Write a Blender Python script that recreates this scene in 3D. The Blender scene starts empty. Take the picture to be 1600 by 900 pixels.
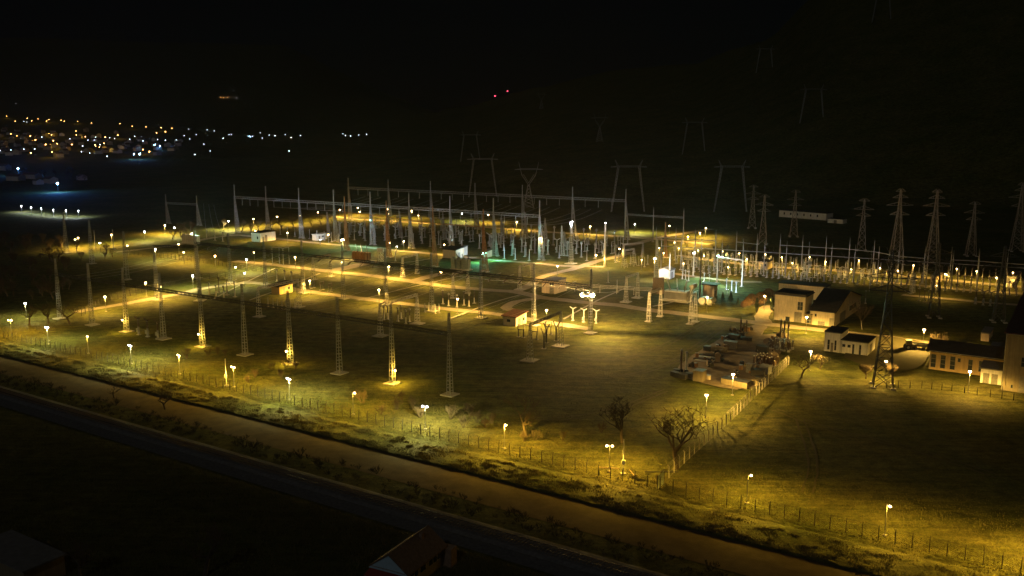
import bpy, math, random
import numpy as np
from mathutils import Vector, Matrix

random.seed(7)
RNG = np.random.default_rng(11)
SC = bpy.context.scene
COL = SC.collection

# ------------------------------------------------------------------ camera
CAM_H, FPX, HOR = 65.0, 1456.0, 187.0
PITCH = math.atan((450 - HOR) / FPX)
cam_d = bpy.data.cameras.new("camera")
cam_d.sensor_width = 36.0
cam_d.lens = 36.0 * FPX / 1600.0
cam_d.clip_start = 0.5
cam_d.clip_end = 30000
cam = bpy.data.objects.new("camera", cam_d)
COL.objects.link(cam)
cam.location = (0, 0, CAM_H)
cam.rotation_euler = (math.pi / 2 - PITCH, 0, 0)
SC.camera = cam

# ------------------------------------------------------------------ night sky, moon, exposure
world = bpy.data.worlds.new("World")
SC.world = world
world.use_nodes = True
wn = world.node_tree.nodes
wl = world.node_tree.links
wn.clear()
sky = wn.new("ShaderNodeTexSky")
sky.sky_type = 'NISHITA'
sky.sun_disc = False
sky.sun_elevation = math.radians(38)
sky.sun_rotation = math.radians(200)
bg = wn.new("ShaderNodeBackground")
bg.inputs[1].default_value = 0.0002
wo = wn.new("ShaderNodeOutputWorld")
wl.new(sky.outputs[0], bg.inputs[0])
wl.new(bg.outputs[0], wo.inputs[0])

moon_d = bpy.data.lights.new("moon", 'SUN')
moon_d.energy = 0.085
moon_d.angle = math.radians(0.5)
moon_d.color = (1.0, 0.97, 0.92)
moon = bpy.data.objects.new("moon", moon_d)
COL.objects.link(moon)
_az, _el = math.radians(200), math.radians(38)
_dir = Vector((math.sin(_az) * math.cos(_el), math.cos(_az) * math.cos(_el), math.sin(_el)))
moon.rotation_euler = (-_dir).to_track_quat('-Z', 'Y').to_euler()

SC.view_settings.view_transform = 'Standard'
SC.view_settings.look = 'None'
SC.view_settings.exposure = 0.0
SC.view_settings.gamma = 1.0
SC.view_settings.use_curve_mapping = False
SC.cycles.max_bounces = 4
SC.cycles.diffuse_bounces = 2
SC.cycles.glossy_bounces = 2
SC.cycles.transmission_bounces = 2
SC.cycles.volume_bounces = 0
SC.cycles.transparent_max_bounces = 6
SC.cycles.sample_clamp_indirect = 2.0
SC.cycles.use_denoising = True

# ------------------------------------------------------------------ geometry of the place
FW = Vector((0, math.cos(PITCH), -math.sin(PITCH)))
UP = Vector((0, math.sin(PITCH), math.cos(PITCH)))
ANG = math.radians(-33.0)                                   # the substation's own axes
U = Vector((math.cos(ANG), math.sin(ANG), 0))               # along the rows, to the right
V = Vector((-math.sin(ANG), math.cos(ANG), 0))              # across the rows, away
Z = Vector((0, 0, 1))


def lerp_tab(x, tab):
    xs, ys = zip(*tab)
    return float(np.interp(x, xs, ys))


SLOPE = [(-1200, .02), (0, .022), (450, .022), (600, .02), (735, .037), (938, .112), (1084, .15), (1200, .235),
         (1290, .36), (1600, .45), (2600, .45)]
START = [(-1200, 1500), (450, 1500), (650, 900), (800, 750), (2600, 750)]
RIDGE = [(-1200, 3300), (450, 3300), (700, 4000), (860, 2611), (1200, 1600), (1600, 1500), (2600, 1500)]


def hz(x, y):
    """height of the terrain"""
    d = math.hypot(x, y)
    if y <= 10 or d < 700:
        return 0.0
    px = 800 + 1480 * max(-1.4, min(1.4, x / y))
    s, d0, dr = lerp_tab(px, SLOPE), lerp_tab(px, START), lerp_tab(px, RIDGE)
    t = d - d0
    if t <= 0:
        return 0.0
    w = 60.0
    z = s * (t * t / (2 * w) if t < w else t - w / 2)
    if d > dr:
        zr = s * (dr - d0 - w / 2)
        k = (d - dr)
        if px < 700:                                        # mountains beyond the town
            f = max(0.0, min(1.0, (700 - px) / 250))
            z = zr + k * 0.1 * f + 6 * f * math.sin(x * .004)
        else:
            z = zr + 40 * (1 - math.exp(-k / 400)) * .6
    if t > 120:
        z += 2.2 * math.sin(x * .021 + y * .008) + 1.6 * math.sin(y * .017 - x * .011)
    return max(z, 0.0)


def ray(px, py):
    return FW * FPX + Vector((1, 0, 0)) * (px - 800) + UP * (450 - py)


def P(px, py, z=0.0):
    d = ray(px, py)
    t = (z - CAM_H) / d.z
    p = d * t
    return Vector((p.x, p.y, z))


def T(px, py, dist=None):
    """the point of the terrain seen in one direction (or at one horizontal distance)"""
    d = ray(px, py)
    d = d / math.hypot(d.x, d.y)
    if dist:
        return Vector((d.x * dist, d.y * dist, hz(d.x * dist, d.y * dist)))
    s = 200.0
    while s < 9000:
        z = CAM_H + d.z * s
        if z <= hz(d.x * s, d.y * s):
            return Vector((d.x * s, d.y * s, hz(d.x * s, d.y * s)))
        s *= 1.004
    return Vector((d.x * 9000, d.y * 9000, hz(d.x * 9000, d.y * 9000)))


def proj(p):
    v = Vector(p) - Vector((0, 0, CAM_H))
    k = FPX / v.dot(FW)
    return 800 + v.x * k, 450 - v.dot(UP) * k


def height_at(base, pyt):
    lo, hi = 0.0, 120.0
    for _ in range(40):
        m = (lo + hi) / 2
        if proj(base + Z * m)[1] > pyt:
            lo = m
        else:
            hi = m
    return m


def run_to(base, direction, px):
    """how far to go from base along a direction until a vertical through the point is seen at column px"""
    lo, hi = 0.0, 150.0
    sgn = 1 if proj(base + direction * 5)[0] > proj(base)[0] else -1
    for _ in range(40):
        m = (lo + hi) / 2
        if (proj(base + direction * m)[0] - px) * sgn < 0:
            lo = m
        else:
            hi = m
    return m


# ------------------------------------------------------------------ materials
def mat(name, col, rough=.7, metal=0.0, vary=.25, scale=2.0, bump=0.0, bscale=None, col2=None, spec=.3, streak=0.0):
    m = bpy.data.materials.new(name)
    m.use_nodes = True
    n, l = m.node_tree.nodes, m.node_tree.links
    b = n["Principled BSDF"]
    b.inputs["Roughness"].default_value = rough
    b.inputs["Metallic"].default_value = metal
    b.inputs["Specular IOR Level"].default_value = spec
    tc = n.new("ShaderNodeTexCoord")
    nz = n.new("ShaderNodeTexNoise")
    nz.inputs["Scale"].default_value = scale
    nz.inputs["Detail"].default_value = 5
    nz.inputs["Roughness"].default_value = .62
    l.new(tc.outputs["Object"], nz.inputs["Vector"])
    rp = n.new("ShaderNodeValToRGB")
    rp.color_ramp.elements[0].position = .3
    rp.color_ramp.elements[1].position = .7
    c2 = col2 or tuple(min(1, c * (1 + vary)) for c in col)
    c1 = tuple(c * (1 - vary) for c in col) if not col2 else col
    rp.color_ramp.elements[0].color = (*c1, 1)
    rp.color_ramp.elements[1].color = (*c2, 1)
    l.new(nz.outputs[0], rp.inputs[0])
    l.new(rp.outputs[0], b.inputs["Base Color"])
    if streak:                                              # rain streaks and dirt running down the wall
        mp = n.new("ShaderNodeMapping")
        mp.inputs["Scale"].default_value = (1.6, 1.6, .16)
        l.new(tc.outputs["Object"], mp.inputs[0])
        ns = n.new("ShaderNodeTexNoise")
        ns.inputs["Scale"].default_value = 1.4
        ns.inputs["Detail"].default_value = 6
        ns.inputs["Roughness"].default_value = .7
        l.new(mp.outputs[0], ns.inputs["Vector"])
        rs = n.new("ShaderNodeValToRGB")
        rs.color_ramp.elements[0].position, rs.color_ramp.elements[1].position = .36, .6
        rs.color_ramp.elements[0].color = (1 - streak, 1 - streak, 1 - streak * 1.05, 1)
        rs.color_ramp.elements[1].color = (1, 1, 1, 1)
        l.new(ns.outputs[0], rs.inputs[0])
        mx = n.new("ShaderNodeMix")
        mx.data_type, mx.blend_type = 'RGBA', 'MULTIPLY'
        mx.inputs[0].default_value = 1
        l.new(rp.outputs[0], mx.inputs[6])
        l.new(rs.outputs[0], mx.inputs[7])
        l.new(mx.outputs[2], b.inputs["Base Color"])
    if bump:
        nb = n.new("ShaderNodeTexNoise")
        nb.inputs["Scale"].default_value = bscale or scale * 4
        nb.inputs["Detail"].default_value = 4
        l.new(tc.outputs["Object"], nb.inputs["Vector"])
        bp = n.new("ShaderNodeBump")
        bp.inputs["Strength"].default_value = 1.0
        bp.inputs["Distance"].default_value = bump
        l.new(nb.outputs[0], bp.inputs["Height"])
        l.new(bp.outputs[0], b.inputs["Normal"])
    return m


def glow(name, col, strength):
    m = bpy.data.materials.new(name)
    m.use_nodes = True
    n, l = m.node_tree.nodes, m.node_tree.links
    n.clear()
    e = n.new("ShaderNodeEmission")
    e.inputs[0].default_value = (*col, 1)
    e.inputs[1].default_value = strength
    o = n.new("ShaderNodeOutputMaterial")
    l.new(e.outputs[0], o.inputs[0])
    m.cycles.emission_sampling = 'NONE'
    return m


def ground_mat():
    """rough winter grass: big patches, small tussocks, mower and wheel streaks along the rows"""
    m = bpy.data.materials.new("rough_grass")
    m.use_nodes = True
    n, l = m.node_tree.nodes, m.node_tree.links
    b = n["Principled BSDF"]
    b.inputs["Roughness"].default_value = .95
    b.inputs["Specular IOR Level"].default_value = .1
    tc = n.new("ShaderNodeTexCoord")

    def noise(scale, detail=5, rough=.6, mapping=None):
        z = n.new("ShaderNodeTexNoise")
        z.inputs["Scale"].default_value = scale
        z.inputs["Detail"].default_value = detail
        z.inputs["Roughness"].default_value = rough
        if mapping:
            mp = n.new("ShaderNodeMapping")
            mp.inputs["Rotation"].default_value = (0, 0, mapping[0])
            mp.inputs["Scale"].default_value = mapping[1]
            l.new(tc.outputs["Object"], mp.inputs[0])
            l.new(mp.outputs[0], z.inputs["Vector"])
        else:
            l.new(tc.outputs["Object"], z.inputs["Vector"])
        return z

    def ramp(src, p0, p1, c0, c1):
        r = n.new("ShaderNodeValToRGB")
        r.color_ramp.elements[0].position, r.color_ramp.elements[1].position = p0, p1
        r.color_ramp.elements[0].color, r.color_ramp.elements[1].color = (*c0, 1), (*c1, 1)
        l.new(src.outputs[0], r.inputs[0])
        return r

    def mix(kind, fac, a, c):
        x = n.new("ShaderNodeMix")
        x.data_type = 'RGBA'
        x.blend_type = kind
        x.inputs[0].default_value = fac
        l.new(a.outputs[0 if a.bl_idname != "ShaderNodeMix" else 2], x.inputs[6])
        l.new(c.outputs[0], x.inputs[7])
        return x
    big = ramp(noise(.035, 6), .35, .65, (.072, .092, .024), (.128, .122, .044))
    mid = ramp(noise(.35, 6, .7), .32, .68, (.45, .45, .42), (1.35, 1.3, 1.2))
    fine = ramp(noise(2.2, 4, .75), .3, .7, (.55, .55, .55), (1.35, 1.35, 1.3))
    st = ramp(noise(.5, 4, .6, (-ANG, (.12, 1.6, 1))), .38, .62, (.72, .72, .7), (1.2, 1.2, 1.18))
    x = mix('MULTIPLY', 1, big, mid)
    x = mix('MULTIPLY', 1, x, fine)
    x = mix('MULTIPLY', .8, x, st)
    l.new(x.outputs[2], b.inputs["Base Color"])
    nb = noise(1.6, 6, .75)
    bp = n.new("ShaderNodeBump")
    bp.inputs["Strength"].default_value = 1
    bp.inputs["Distance"].default_value = .28
    l.new(nb.outputs[0], bp.inputs["Height"])
    nb2 = noise(.25, 4, .6, (-ANG, (.3, 1, 1)))
    bp2 = n.new("ShaderNodeBump")
    bp2.inputs["Strength"].default_value = 1
    bp2.inputs["Distance"].default_value = .5
    l.new(nb2.outputs[0], bp2.inputs["Height"])
    l.new(bp.outputs[0], bp2.inputs["Normal"])
    l.new(bp2.outputs[0], b.inputs["Normal"])
    return m


M = dict(
    ground=ground_mat(),
    gravel=mat("pale_gravel", (.25, .21, .16), .95, vary=.3, scale=.8, bump=.05, bscale=5, col2=(.36, .31, .25)),
    yard=mat("trodden_earth", (.15, .12, .085), .95, scale=.5, bump=.06, bscale=4, col2=(.24, .2, .15)),
    yard_dark=mat("worn_grass", (.08, .075, .035), .95, scale=.6, bump=.05, bscale=4, col2=(.1, .085, .04)),
    asphalt=mat("dusty_asphalt", (.075, .05, .024), .95, scale=.35, bump=.05, bscale=5, col2=(.14, .098, .05)),
    ballast=mat("grey_ballast", (.1, .1, .1), .95, scale=1.5, bump=.08, bscale=9, col2=(.2, .2, .2)),
    concrete=mat("concrete", (.36, .34, .31), .9, vary=.2, scale=.9, bump=.01, bscale=12),
    steel=mat("galvanised_steel", (.3, .31, .33), .5, .35, vary=.2, scale=.7, spec=.5),
    steel_rusty=mat("rusty_brown_steel", (.32, .18, .085), .7, .2, vary=.3, scale=.8),
    steel_dull=mat("dull_steel", (.27, .24, .21), .7, .2, vary=.25, scale=.5),
    steel_pale=mat("pale_painted_steel", (.54, .52, .47), .6, .1, vary=.2, scale=.6),
    rail=mat("polished_rail", (.5, .5, .5), .25, .9, vary=.1),
    dark_steel=mat("dark_steel", (.07, .07, .07), .6, .3),
    wire=mat("aluminium_wire", (.4, .4, .4), .5, .5),
    brown_glaze=mat("brown_porcelain", (.07, .04, .028), .3, spec=.6),
    grey_glaze=mat("grey_porcelain", (.4, .42, .42), .3, spec=.6),
    grey_paint=mat("grey_paint", (.3, .31, .3), .5),
    green_paint=mat("grey_green_paint", (.2, .24, .21), .5),
    white=mat("white_paint", (.74, .73, .69), .6, vary=.1, scale=.5, streak=.2),
    cream=mat("cream_plaster", (.62, .54, .4), .85, vary=.14, scale=.5, bump=.01, bscale=8, streak=.22),
    pink=mat("pale_pink_plaster", (.62, .5, .4), .85, vary=.12, scale=.6, bump=.01, bscale=8, streak=.22),
    ochre=mat("ochre_plaster", (.5, .36, .17), .85, vary=.15, scale=.5, bump=.01, bscale=8, streak=.22),
    drab=mat("drab_render", (.26, .22, .14), .9, vary=.2, scale=.25, bump=.01, bscale=6, streak=.22),
    roof_dark=mat("dark_roof_felt", (.045, .042, .04), .85, vary=.3, scale=.8),
    roof_brown=mat("rust_brown_roof", (.12, .06, .04), .8, vary=.3, scale=1.2),
    roof_grey=mat("grey_roof_sheet", (.16, .16, .16), .7, vary=.2, scale=.9),
    tile=mat("brown_roof_tile", (.15, .105, .075), .85, vary=.35, scale=2.5),
    glass=mat("dark_glass", (.03, .04, .05), .1, spec=.7, vary=.1),
    door=mat("grey_door_paint", (.2, .19, .17), .6),
    light_blue=mat("light_blue_paint", (.42, .62, .75), .7, vary=.1),
    red=mat("dull_red_paint", (.3, .045, .035), .7, vary=.2),
    pale_brick=mat("pale_brick", (.36, .31, .26), .9, scale=3, vary=.25),
    brick=mat("weathered_brick", (.25, .17, .12), .9, scale=3, vary=.3),
    bark=mat("bark", (.09, .07, .05), .95, scale=3, vary=.3),
    twig=mat("bare_twig", (.085, .065, .045), .95, scale=2, vary=.3),
    birch=mat("birch_bark", (.5, .47, .42), .9, scale=3, vary=.4),
    straw=mat("dry_grass", (.075, .075, .025), .95, scale=.4, vary=.35, col2=(.14, .12, .05)),
    scrub=mat("scrub_twigs", (.04, .035, .024), .95, scale=.6, vary=.4),
    needle=mat("conifer_needles", (.05, .07, .035), .9, scale=1, vary=.35),
    rust_leaf=mat("rusty_leaves", (.14, .085, .04), .9, scale=1, vary=.4),
    rubber=mat("rubber", (.03, .03, .03), .9),
    fence=mat("fence_steel", (.05, .047, .04), .7, .2),
    timber=mat("weathered_timber", (.22, .17, .12), .9, scale=3),
    g_warm=glow("sodium_lamp_glass", (1, .64, .26), 34),
    g_white=glow("white_lamp_glass", (.95, .97, 1), 34),
    g_teal=glow("mercury_lamp_glass", (.35, 1, .72), 30),
    g_flood=glow("floodlight_glass", (1, .74, .42), 60),
    g_blue=glow("blue_lamp_glass", (.3, .62, 1), 120),
    g_orange=glow("town_lamp_orange", (1, .42, .1), 40),
    g_town=glow("town_lamp_white", (.75, .87, 1), 16),
    g_red=glow("red_beacon_glass", (1, .05, .1), 25),
)


# ------------------------------------------------------------------ mesh builder
class MB:
    def __init__(s):
        s.v, s.f, s.mi, s.cur = [], [], [], 0

    def _add(s, vs, fs):
        o = len(s.v)
        s.v += [tuple(q) for q in vs]
        s.f += [tuple(i + o for i in f) for f in fs]
        s.mi += [s.cur] * len(fs)
        return s

    def hexa(s, c):
        return s._add(c, [(0, 3, 2, 1), (4, 5, 6, 7), (0, 1, 5, 4), (1, 2, 6, 5), (2, 3, 7, 6), (3, 0, 4, 7)])

    def box(s, x0, x1, y0, y1, z0, z1):
        return s.hexa([(x0, y0, z0), (x1, y0, z0), (x1, y1, z0), (x0, y1, z0),
                       (x0, y0, z1), (x1, y0, z1), (x1, y1, z1), (x0, y1, z1)])

    def bar(s, a, b, w, w2=None):
        a, b = Vector(a), Vector(b)
        d = (b - a)
        if d.length < 1e-6:
            return s
        d.normalize()
        r = Vector((0, 0, 1)) if abs(d.z) < .9 else Vector((1, 0, 0))
        x = d.cross(r).normalized()
        y = d.cross(x).normalized()
        w2 = w if w2 is None else w2
        c = [a + x * i * w / 2 + y * j * w / 2 for i, j in ((-1, -1), (1, -1), (1, 1), (-1, 1))]
        c += [b + x * i * w2 / 2 + y * j * w2 / 2 for i, j in ((-1, -1), (1, -1), (1, 1), (-1, 1))]
        return s.hexa(c)

    def tube(s, a, b, r0, r1=None, n=8, cap=True):
        a, b = Vector(a), Vector(b)
        r1 = r0 if r1 is None else r1
        d = (b - a).normalized()
        r = Vector((0, 0, 1)) if abs(d.z) < .9 else Vector((1, 0, 0))
        x = d.cross(r).normalized()
        y = d.cross(x).normalized()
        vs = []
        for p, q in ((a, r0), (b, r1)):
            vs += [p + (x * math.cos(t) + y * math.sin(t)) * q for t in (2 * math.pi * k / n for k in range(n))]
        fs = [(k, (k + 1) % n, n + (k + 1) % n, n + k) for k in range(n)]
        if cap:
            fs += [tuple(range(n))[::-1], tuple(range(n, 2 * n))]
        return s._add(vs, fs)

    def lathe(s, prof, n=8, o=(0, 0, 0)):
        vs, fs = [], []
        for r, z in prof:
            vs += [(o[0] + r * math.cos(2 * math.pi * k / n), o[1] + r * math.sin(2 * math.pi * k / n), o[2] + z)
                   for k in range(n)]
        m = len(prof)
        for i in range(m - 1):
            fs += [(i * n + k, i * n + (k + 1) % n, (i + 1) * n + (k + 1) % n, (i + 1) * n + k) for k in range(n)]
        fs += [tuple(range(n))[::-1], tuple(range((m - 1) * n, m * n))]
        return s._add(vs, fs)

    def ball(s, c, r, n=8, m=5, sz=1.0):
        return s.lathe([(r * math.sin(math.pi * (i + .05) / (m + .1)), -r * sz * math.cos(math.pi * (i + .05) / (m + .1)))
                        for i in range(m + 1)], n, c)

    def poly(s, vs, fs):
        return s._add(vs, fs)

    def mesh(s, name, *mats, smooth=False):
        me = bpy.data.meshes.new(name)
        me.from_pydata(s.v, [], s.f)
        for m in mats:
            me.materials.append(m)
        if len(mats) > 1:
            me.polygons.foreach_set("material_index", s.mi)
        if smooth:
            me.polygons.foreach_set("use_smooth", [True] * len(s.f))
        me.update()
        return me


def link(name, me, parent=None, loc=(0, 0, 0), rz=0.0, kind=None, label=None, sc=None, rot=None):
    o = bpy.data.objects.new(name, me)
    COL.objects.link(o)
    o.location = loc
    o.rotation_euler = rot if rot else (0, 0, rz)
    if sc:
        o.scale = sc if isinstance(sc, (tuple, list)) else (sc, sc, sc)
    if parent:
        o.parent = parent
    if kind:
        o["kind"] = kind
    if label:
        o["label"] = label
    return o


def tag(o, label, cat, group=None):
    o["label"] = label
    o["category"] = cat
    if group:
        o["group"] = group
    return o


def thing(name, label, cat, loc, rz=0.0, group=None, sc=None):
    return tag(link(name, None, None, loc, rz, sc=sc), label, cat, group)


# a "kit" is a list of (name, mesh, loc, rot, sub-kit, kind); putting it makes a thing with its parts
def put(kit, name, label, cat, loc, rz=0.0, group=None, sc=None):
    root = thing(name, label, cat, loc, rz, group, sc)
    kids(kit, root)
    return root


def kids(kit, parent):
    for k in kit:
        nm, me, loc, rot, sub, kind = (list(k) + [None] * 6)[:6]
        o = link(nm, me, parent, loc or (0, 0, 0), rot=rot or (0, 0, 0), kind=kind)
        if sub:
            kids(sub, o)


# ------------------------------------------------------------------ lamp light (real luminaire distributions)
def light_data(name, col, power, radius, street=True):
    d = bpy.data.lights.new(name, 'POINT')
    d.energy = power
    d.color = col
    d.shadow_soft_size = radius
    if street:                                              # a street luminaire throws its light sideways and down
        d.use_nodes = True
        n, l = d.node_tree.nodes, d.node_tree.links
        n.clear()
        g = n.new("ShaderNodeNewGeometry")
        sp = n.new("ShaderNodeSeparateXYZ")
        l.new(g.outputs["Incoming"], sp.inputs[0])
        mr = n.new("ShaderNodeValToRGB")                    # by the cosine to the downward axis
        e = mr.color_ramp.elements
        e[0].position, e[0].color = 0.0, (1.0, 1.0, 1.0, 1)
        e[1].position, e[1].color = 1.0, (.03, .03, .03, 1)
        for ps, v in ((.12, .38), (.2, .62), (.27, .92), (.33, 1.0), (.38, .52), (.42, .2), (.47, .08), (.6, .03)):
            q = e.new(ps)
            q.color = (v, v, v, 1)
        e[0].color = (.26, .26, .26, 1)
        ma = n.new("ShaderNodeMath")
        ma.operation = 'MULTIPLY_ADD'
        ma.inputs[1].default_value = .5
        ma.inputs[2].default_value = .5
        l.new(sp.outputs[2], ma.inputs[0])
        l.new(ma.outputs[0], mr.inputs[0])
        em = n.new("ShaderNodeEmission")
        l.new(mr.outputs[0], em.inputs[1])
        o = n.new("ShaderNodeOutputLight")
        l.new(em.outputs[0], o.inputs[0])
    return d


SODIUM, WHITE, TEAL, WARM, BLUE = (1, .56, .05), (1, .86, .3), (.36, 1, .62), (1, .6, .17), (.07, .28, 1)
LD = {}


def lamp_light(kind, power, loc, parent=None, street=True, radius=.25):
    key = (kind, power, street, radius)
    if key not in LD:
        LD[key] = light_data("lamp_light", dict(S=SODIUM, W=WHITE, C=(.8, .9, 1), O=(1, .565, .095), T=TEAL, F=WARM, B=BLUE)[kind], power, radius, street)
    o = bpy.data.objects.new("lamp_light", LD[key])
    COL.objects.link(o)
    o.location = loc
    if parent:
        o.parent = parent
    return o


def spot_light(col, power, loc, target, angle, parent=None, blend=.6, radius=.4):
    d = bpy.data.lights.new("flood_beam", 'SPOT')
    d.energy, d.color, d.spot_size, d.spot_blend, d.shadow_soft_size = power, col, math.radians(angle), blend, radius
    o = bpy.data.objects.new("flood_beam", d)
    COL.objects.link(o)
    o.location = loc
    o.rotation_euler = (Vector(target) - Vector(loc)).to_track_quat('-Z', 'Y').to_euler()
    if parent:
        o.parent = parent
        o.matrix_parent_inverse = parent.matrix_world.inverted()
    return o

# ================================================================== THE SETTING
def build_ground():
    rs = [0, 40, 80, 110] + list(np.arange(140, 760, 20)) + list(np.arange(760, 1800, 26)) + \
        list(np.geomspace(1800, 14000, 46))
    azs = list(np.radians(np.concatenate([np.arange(-180, -46, 12), np.arange(-44, 44.1, .55), np.arange(48, 180, 12)])))
    n = len(azs)
    vs = [(0.0, 0.0, 0.0)]
    for r in rs[1:]:
        for a in azs:
            x, y = r * math.sin(a), r * math.cos(a)
            vs.append((x, y, hz(x, y)))
    fs = [(0, 1 + (k + 1) % n, 1 + k) for k in range(n)]
    for i in range(len(rs) - 2):
        o, q = 1 + i * n, 1 + (i + 1) * n
        fs += [(o + k, o + (k + 1) % n, q + (k + 1) % n, q + k) for k in range(n)]
    me = bpy.data.meshes.new("ground")
    me.from_pydata(vs, [], fs)
    me.materials.append(M["ground"])
    me.polygons.foreach_set("use_smooth", [True] * len(fs))
    link("ground", me, kind="structure")


build_ground()


def smooth_line(pts, step=3.0):
    pts = [Vector(p) for p in pts]
    pts = [pts[0] * 2 - pts[1]] + pts + [pts[-1] * 2 - pts[-2]]
    out = []
    for i in range(1, len(pts) - 2):
        a, b, c, d = pts[i - 1:i + 3]
        m = max(2, int((c - b).length / step))
        for k in range(m):
            t = k / m
            out.append(.5 * ((2 * b) + (c - a) * t + (2 * a - 5 * b + 4 * c - d) * t * t + (3 * b - a - 3 * c + d) * t ** 3))
    out.append(pts[-2])
    return out


def ribbon(name, pix, w, z, m, ragged=.35, pts=None):
    line = smooth_line(pts or [P(*q) for q in pix])
    vs, fs = [], []
    for i, p in enumerate(line):
        t = (line[min(i + 1, len(line) - 1)] - line[max(i - 1, 0)]).normalized()
        s = Vector((-t.y, t.x, 0))
        a, b = w / 2 + random.uniform(-ragged, ragged), w / 2 + random.uniform(-ragged, ragged)
        vs += [tuple(p + s * a + Z * z), tuple(p - s * b + Z * z)]
    fs = [(2 * i, 2 * i + 1, 2 * i + 3, 2 * i + 2) for i in range(len(line) - 1)]
    me = bpy.data.meshes.new(name)
    me.from_pydata(vs, [], fs)
    me.materials.append(m)
    return link(name, me, kind="structure")


def patch(name, pix, z, m):
    c = [P(*q) for q in pix]
    pts = smooth_line(c + [c[0]], 4)[:-1]
    vs = [(p.x + random.uniform(-.3, .3), p.y + random.uniform(-.3, .3), z) for p in pts]
    me = bpy.data.meshes.new(name)
    me.from_pydata(vs, [], [tuple(range(len(vs)))])
    me.materials.append(m)
    o = link(name, me, kind="structure")
    me.update()
    if me.polygons[0].normal.z < 0:
        me.flip_normals()
    return o


# gravel paths inside the substation
PATHS = [
    ([(120, 488), (137, 484), (180, 477), (225, 469), (275, 460), (312, 452), (350, 446), (400, 441)], 4.5),
    ([(378, 440), (422, 445), (475, 454.5), (555, 465), (630, 474.5), (700, 483), (770, 490), (853, 503), (921, 514)], 4.6),
    ([(366, 408), (422, 413), (515, 424), (590, 432), (652, 441), (695, 447), (760, 453), (806, 456), (842, 464),
      (891, 470), (929, 474), (967, 477), (1004, 483), (1080, 492), (1140, 499), (1200, 506.5), (1236, 510.5),
      (1286, 516), (1340, 522), (1392, 528), (1454, 537), (1520, 546)], 5.4),
    ([(806, 456), (830, 444), (847, 433), (872, 426), (900, 419), (933, 408), (960, 402), (985, 394)], 4.6),
    ([(180, 394), (217, 390), (275, 383), (330, 372), (369, 367.5), (392, 369.5), (432, 373), (484, 378.5), (519, 382), (557, 385),
      (605, 390), (647, 394), (687, 398), (757, 405), (820, 410.5), (852, 413), (880, 415.5), (943, 417)], 4.2),
    ([(502, 424), (535, 420), (570, 412), (590, 408)], 7.0),
    ([(642, 441), (668, 433), (690, 428)], 5.5),
    ([(800, 485), (790, 481), (800, 474), (815, 470), (842, 466)], 4.0),
    ([(500, 337), (540, 340.5), (561, 343), (625, 346.5), (661, 349), (752, 355), (860, 363), (960, 369), (1060, 377), (1110, 382)], 6.0),
    ([(1020, 425), (1056, 428.5), (1100, 434.5), (1150, 440), (1190, 441)], 4.0),
    ([(1060, 399), (1110, 407), (1200, 417), (1280, 421), (1320, 425), (1360, 428), (1432, 433), (1500, 440), (1600, 449), (1680, 457)], 5.0),
    ([(1358, 438), (1400, 443), (1460, 448.5), (1520, 454.5), (1600, 459.5), (1680, 467)], 4.2),
    ([(1410, 461), (1428, 463), (1470, 466.5), (1530, 472.5), (1588, 477), (1660, 484)], 3.6),
    ([(1195, 505), (1190, 498), (1195, 486), (1204, 478)], 5.0),
    ([(1125, 603), (1137, 588), (1160, 560), (1176, 535), (1185, 512)], 3.5),
    ([(980, 385), (1030, 372), (1075, 364), (1110, 358)], 5.0),
]
for i, (pix, w) in enumerate(PATHS):
    ribbon("gravel_path", pix, w, .02 + .012 * i, M["gravel"])
for pix in ([(905, 560), (960, 562), (1020, 548), (1075, 520), (1110, 500)], [(880, 585), (960, 590), (1040, 570), (1090, 540), (1130, 512)], [(940, 530), (1000, 532), (1050, 520)],
            [(760, 640), (860, 655), (960, 640), (1040, 610)], [(1210, 640), (1300, 672), (1420, 700), (1560, 745)], [(1250, 655), (1270, 720), (1262, 770)], [(470, 560), (620, 545), (760, 560)]):
    for q in (-.85, .85):
        ln = smooth_line([P(*c) for c in pix])
        d_ = (ln[-1] - ln[0]).normalized()
        ribbon("wheel_track", None, .42, .03 + .004 * len(pix) + .001 * q, M["yard_dark"], .12, [P(*c) + Vector((-d_.y, d_.x, 0)) * q for c in pix])
for i, (pix, w) in enumerate((([(600, 412), (641, 410), (672, 405)], .8), ([(560, 470), (640, 450), (720, 432)], .8), ([(700, 500), (770, 474), (812, 462)], .8), ([(390, 470), (440, 452), (500, 428)], .8),
                               ([(880, 500), (935, 470), (985, 448)], .8), ([(330, 470), (372, 448), (430, 420)], .8), ([(1020, 480), (1062, 470), (1090, 455)], .9))):
    ribbon("cable_trench", pix, w, .26 + .01 * i, M["concrete"], .03)
patch("storage_yard", [(1058, 588), (1062, 572), (1100, 545), (1145, 520), (1180, 508), (1200, 512), (1188, 524),
                       (1232, 522), (1225, 545), (1205, 575), (1190, 600), (1150, 610), (1100, 600)], .24, M["yard"])
patch("farm_court", [(1318, 560), (1340, 530), (1400, 528), (1452, 540), (1448, 560), (1420, 580), (1360, 575)], .26, M["yard_dark"])

# the road, its grass verge, the railway
FENCE_A, FENCE_B = P(-60, 512.5), P(1720, 925)
FD = (FENCE_B - FENCE_A).normalized()                       # along the fence
FN = Vector((-FD.y, FD.x, 0))                               # to the inside of the fence
FL = (FENCE_B - FENCE_A).length


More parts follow.
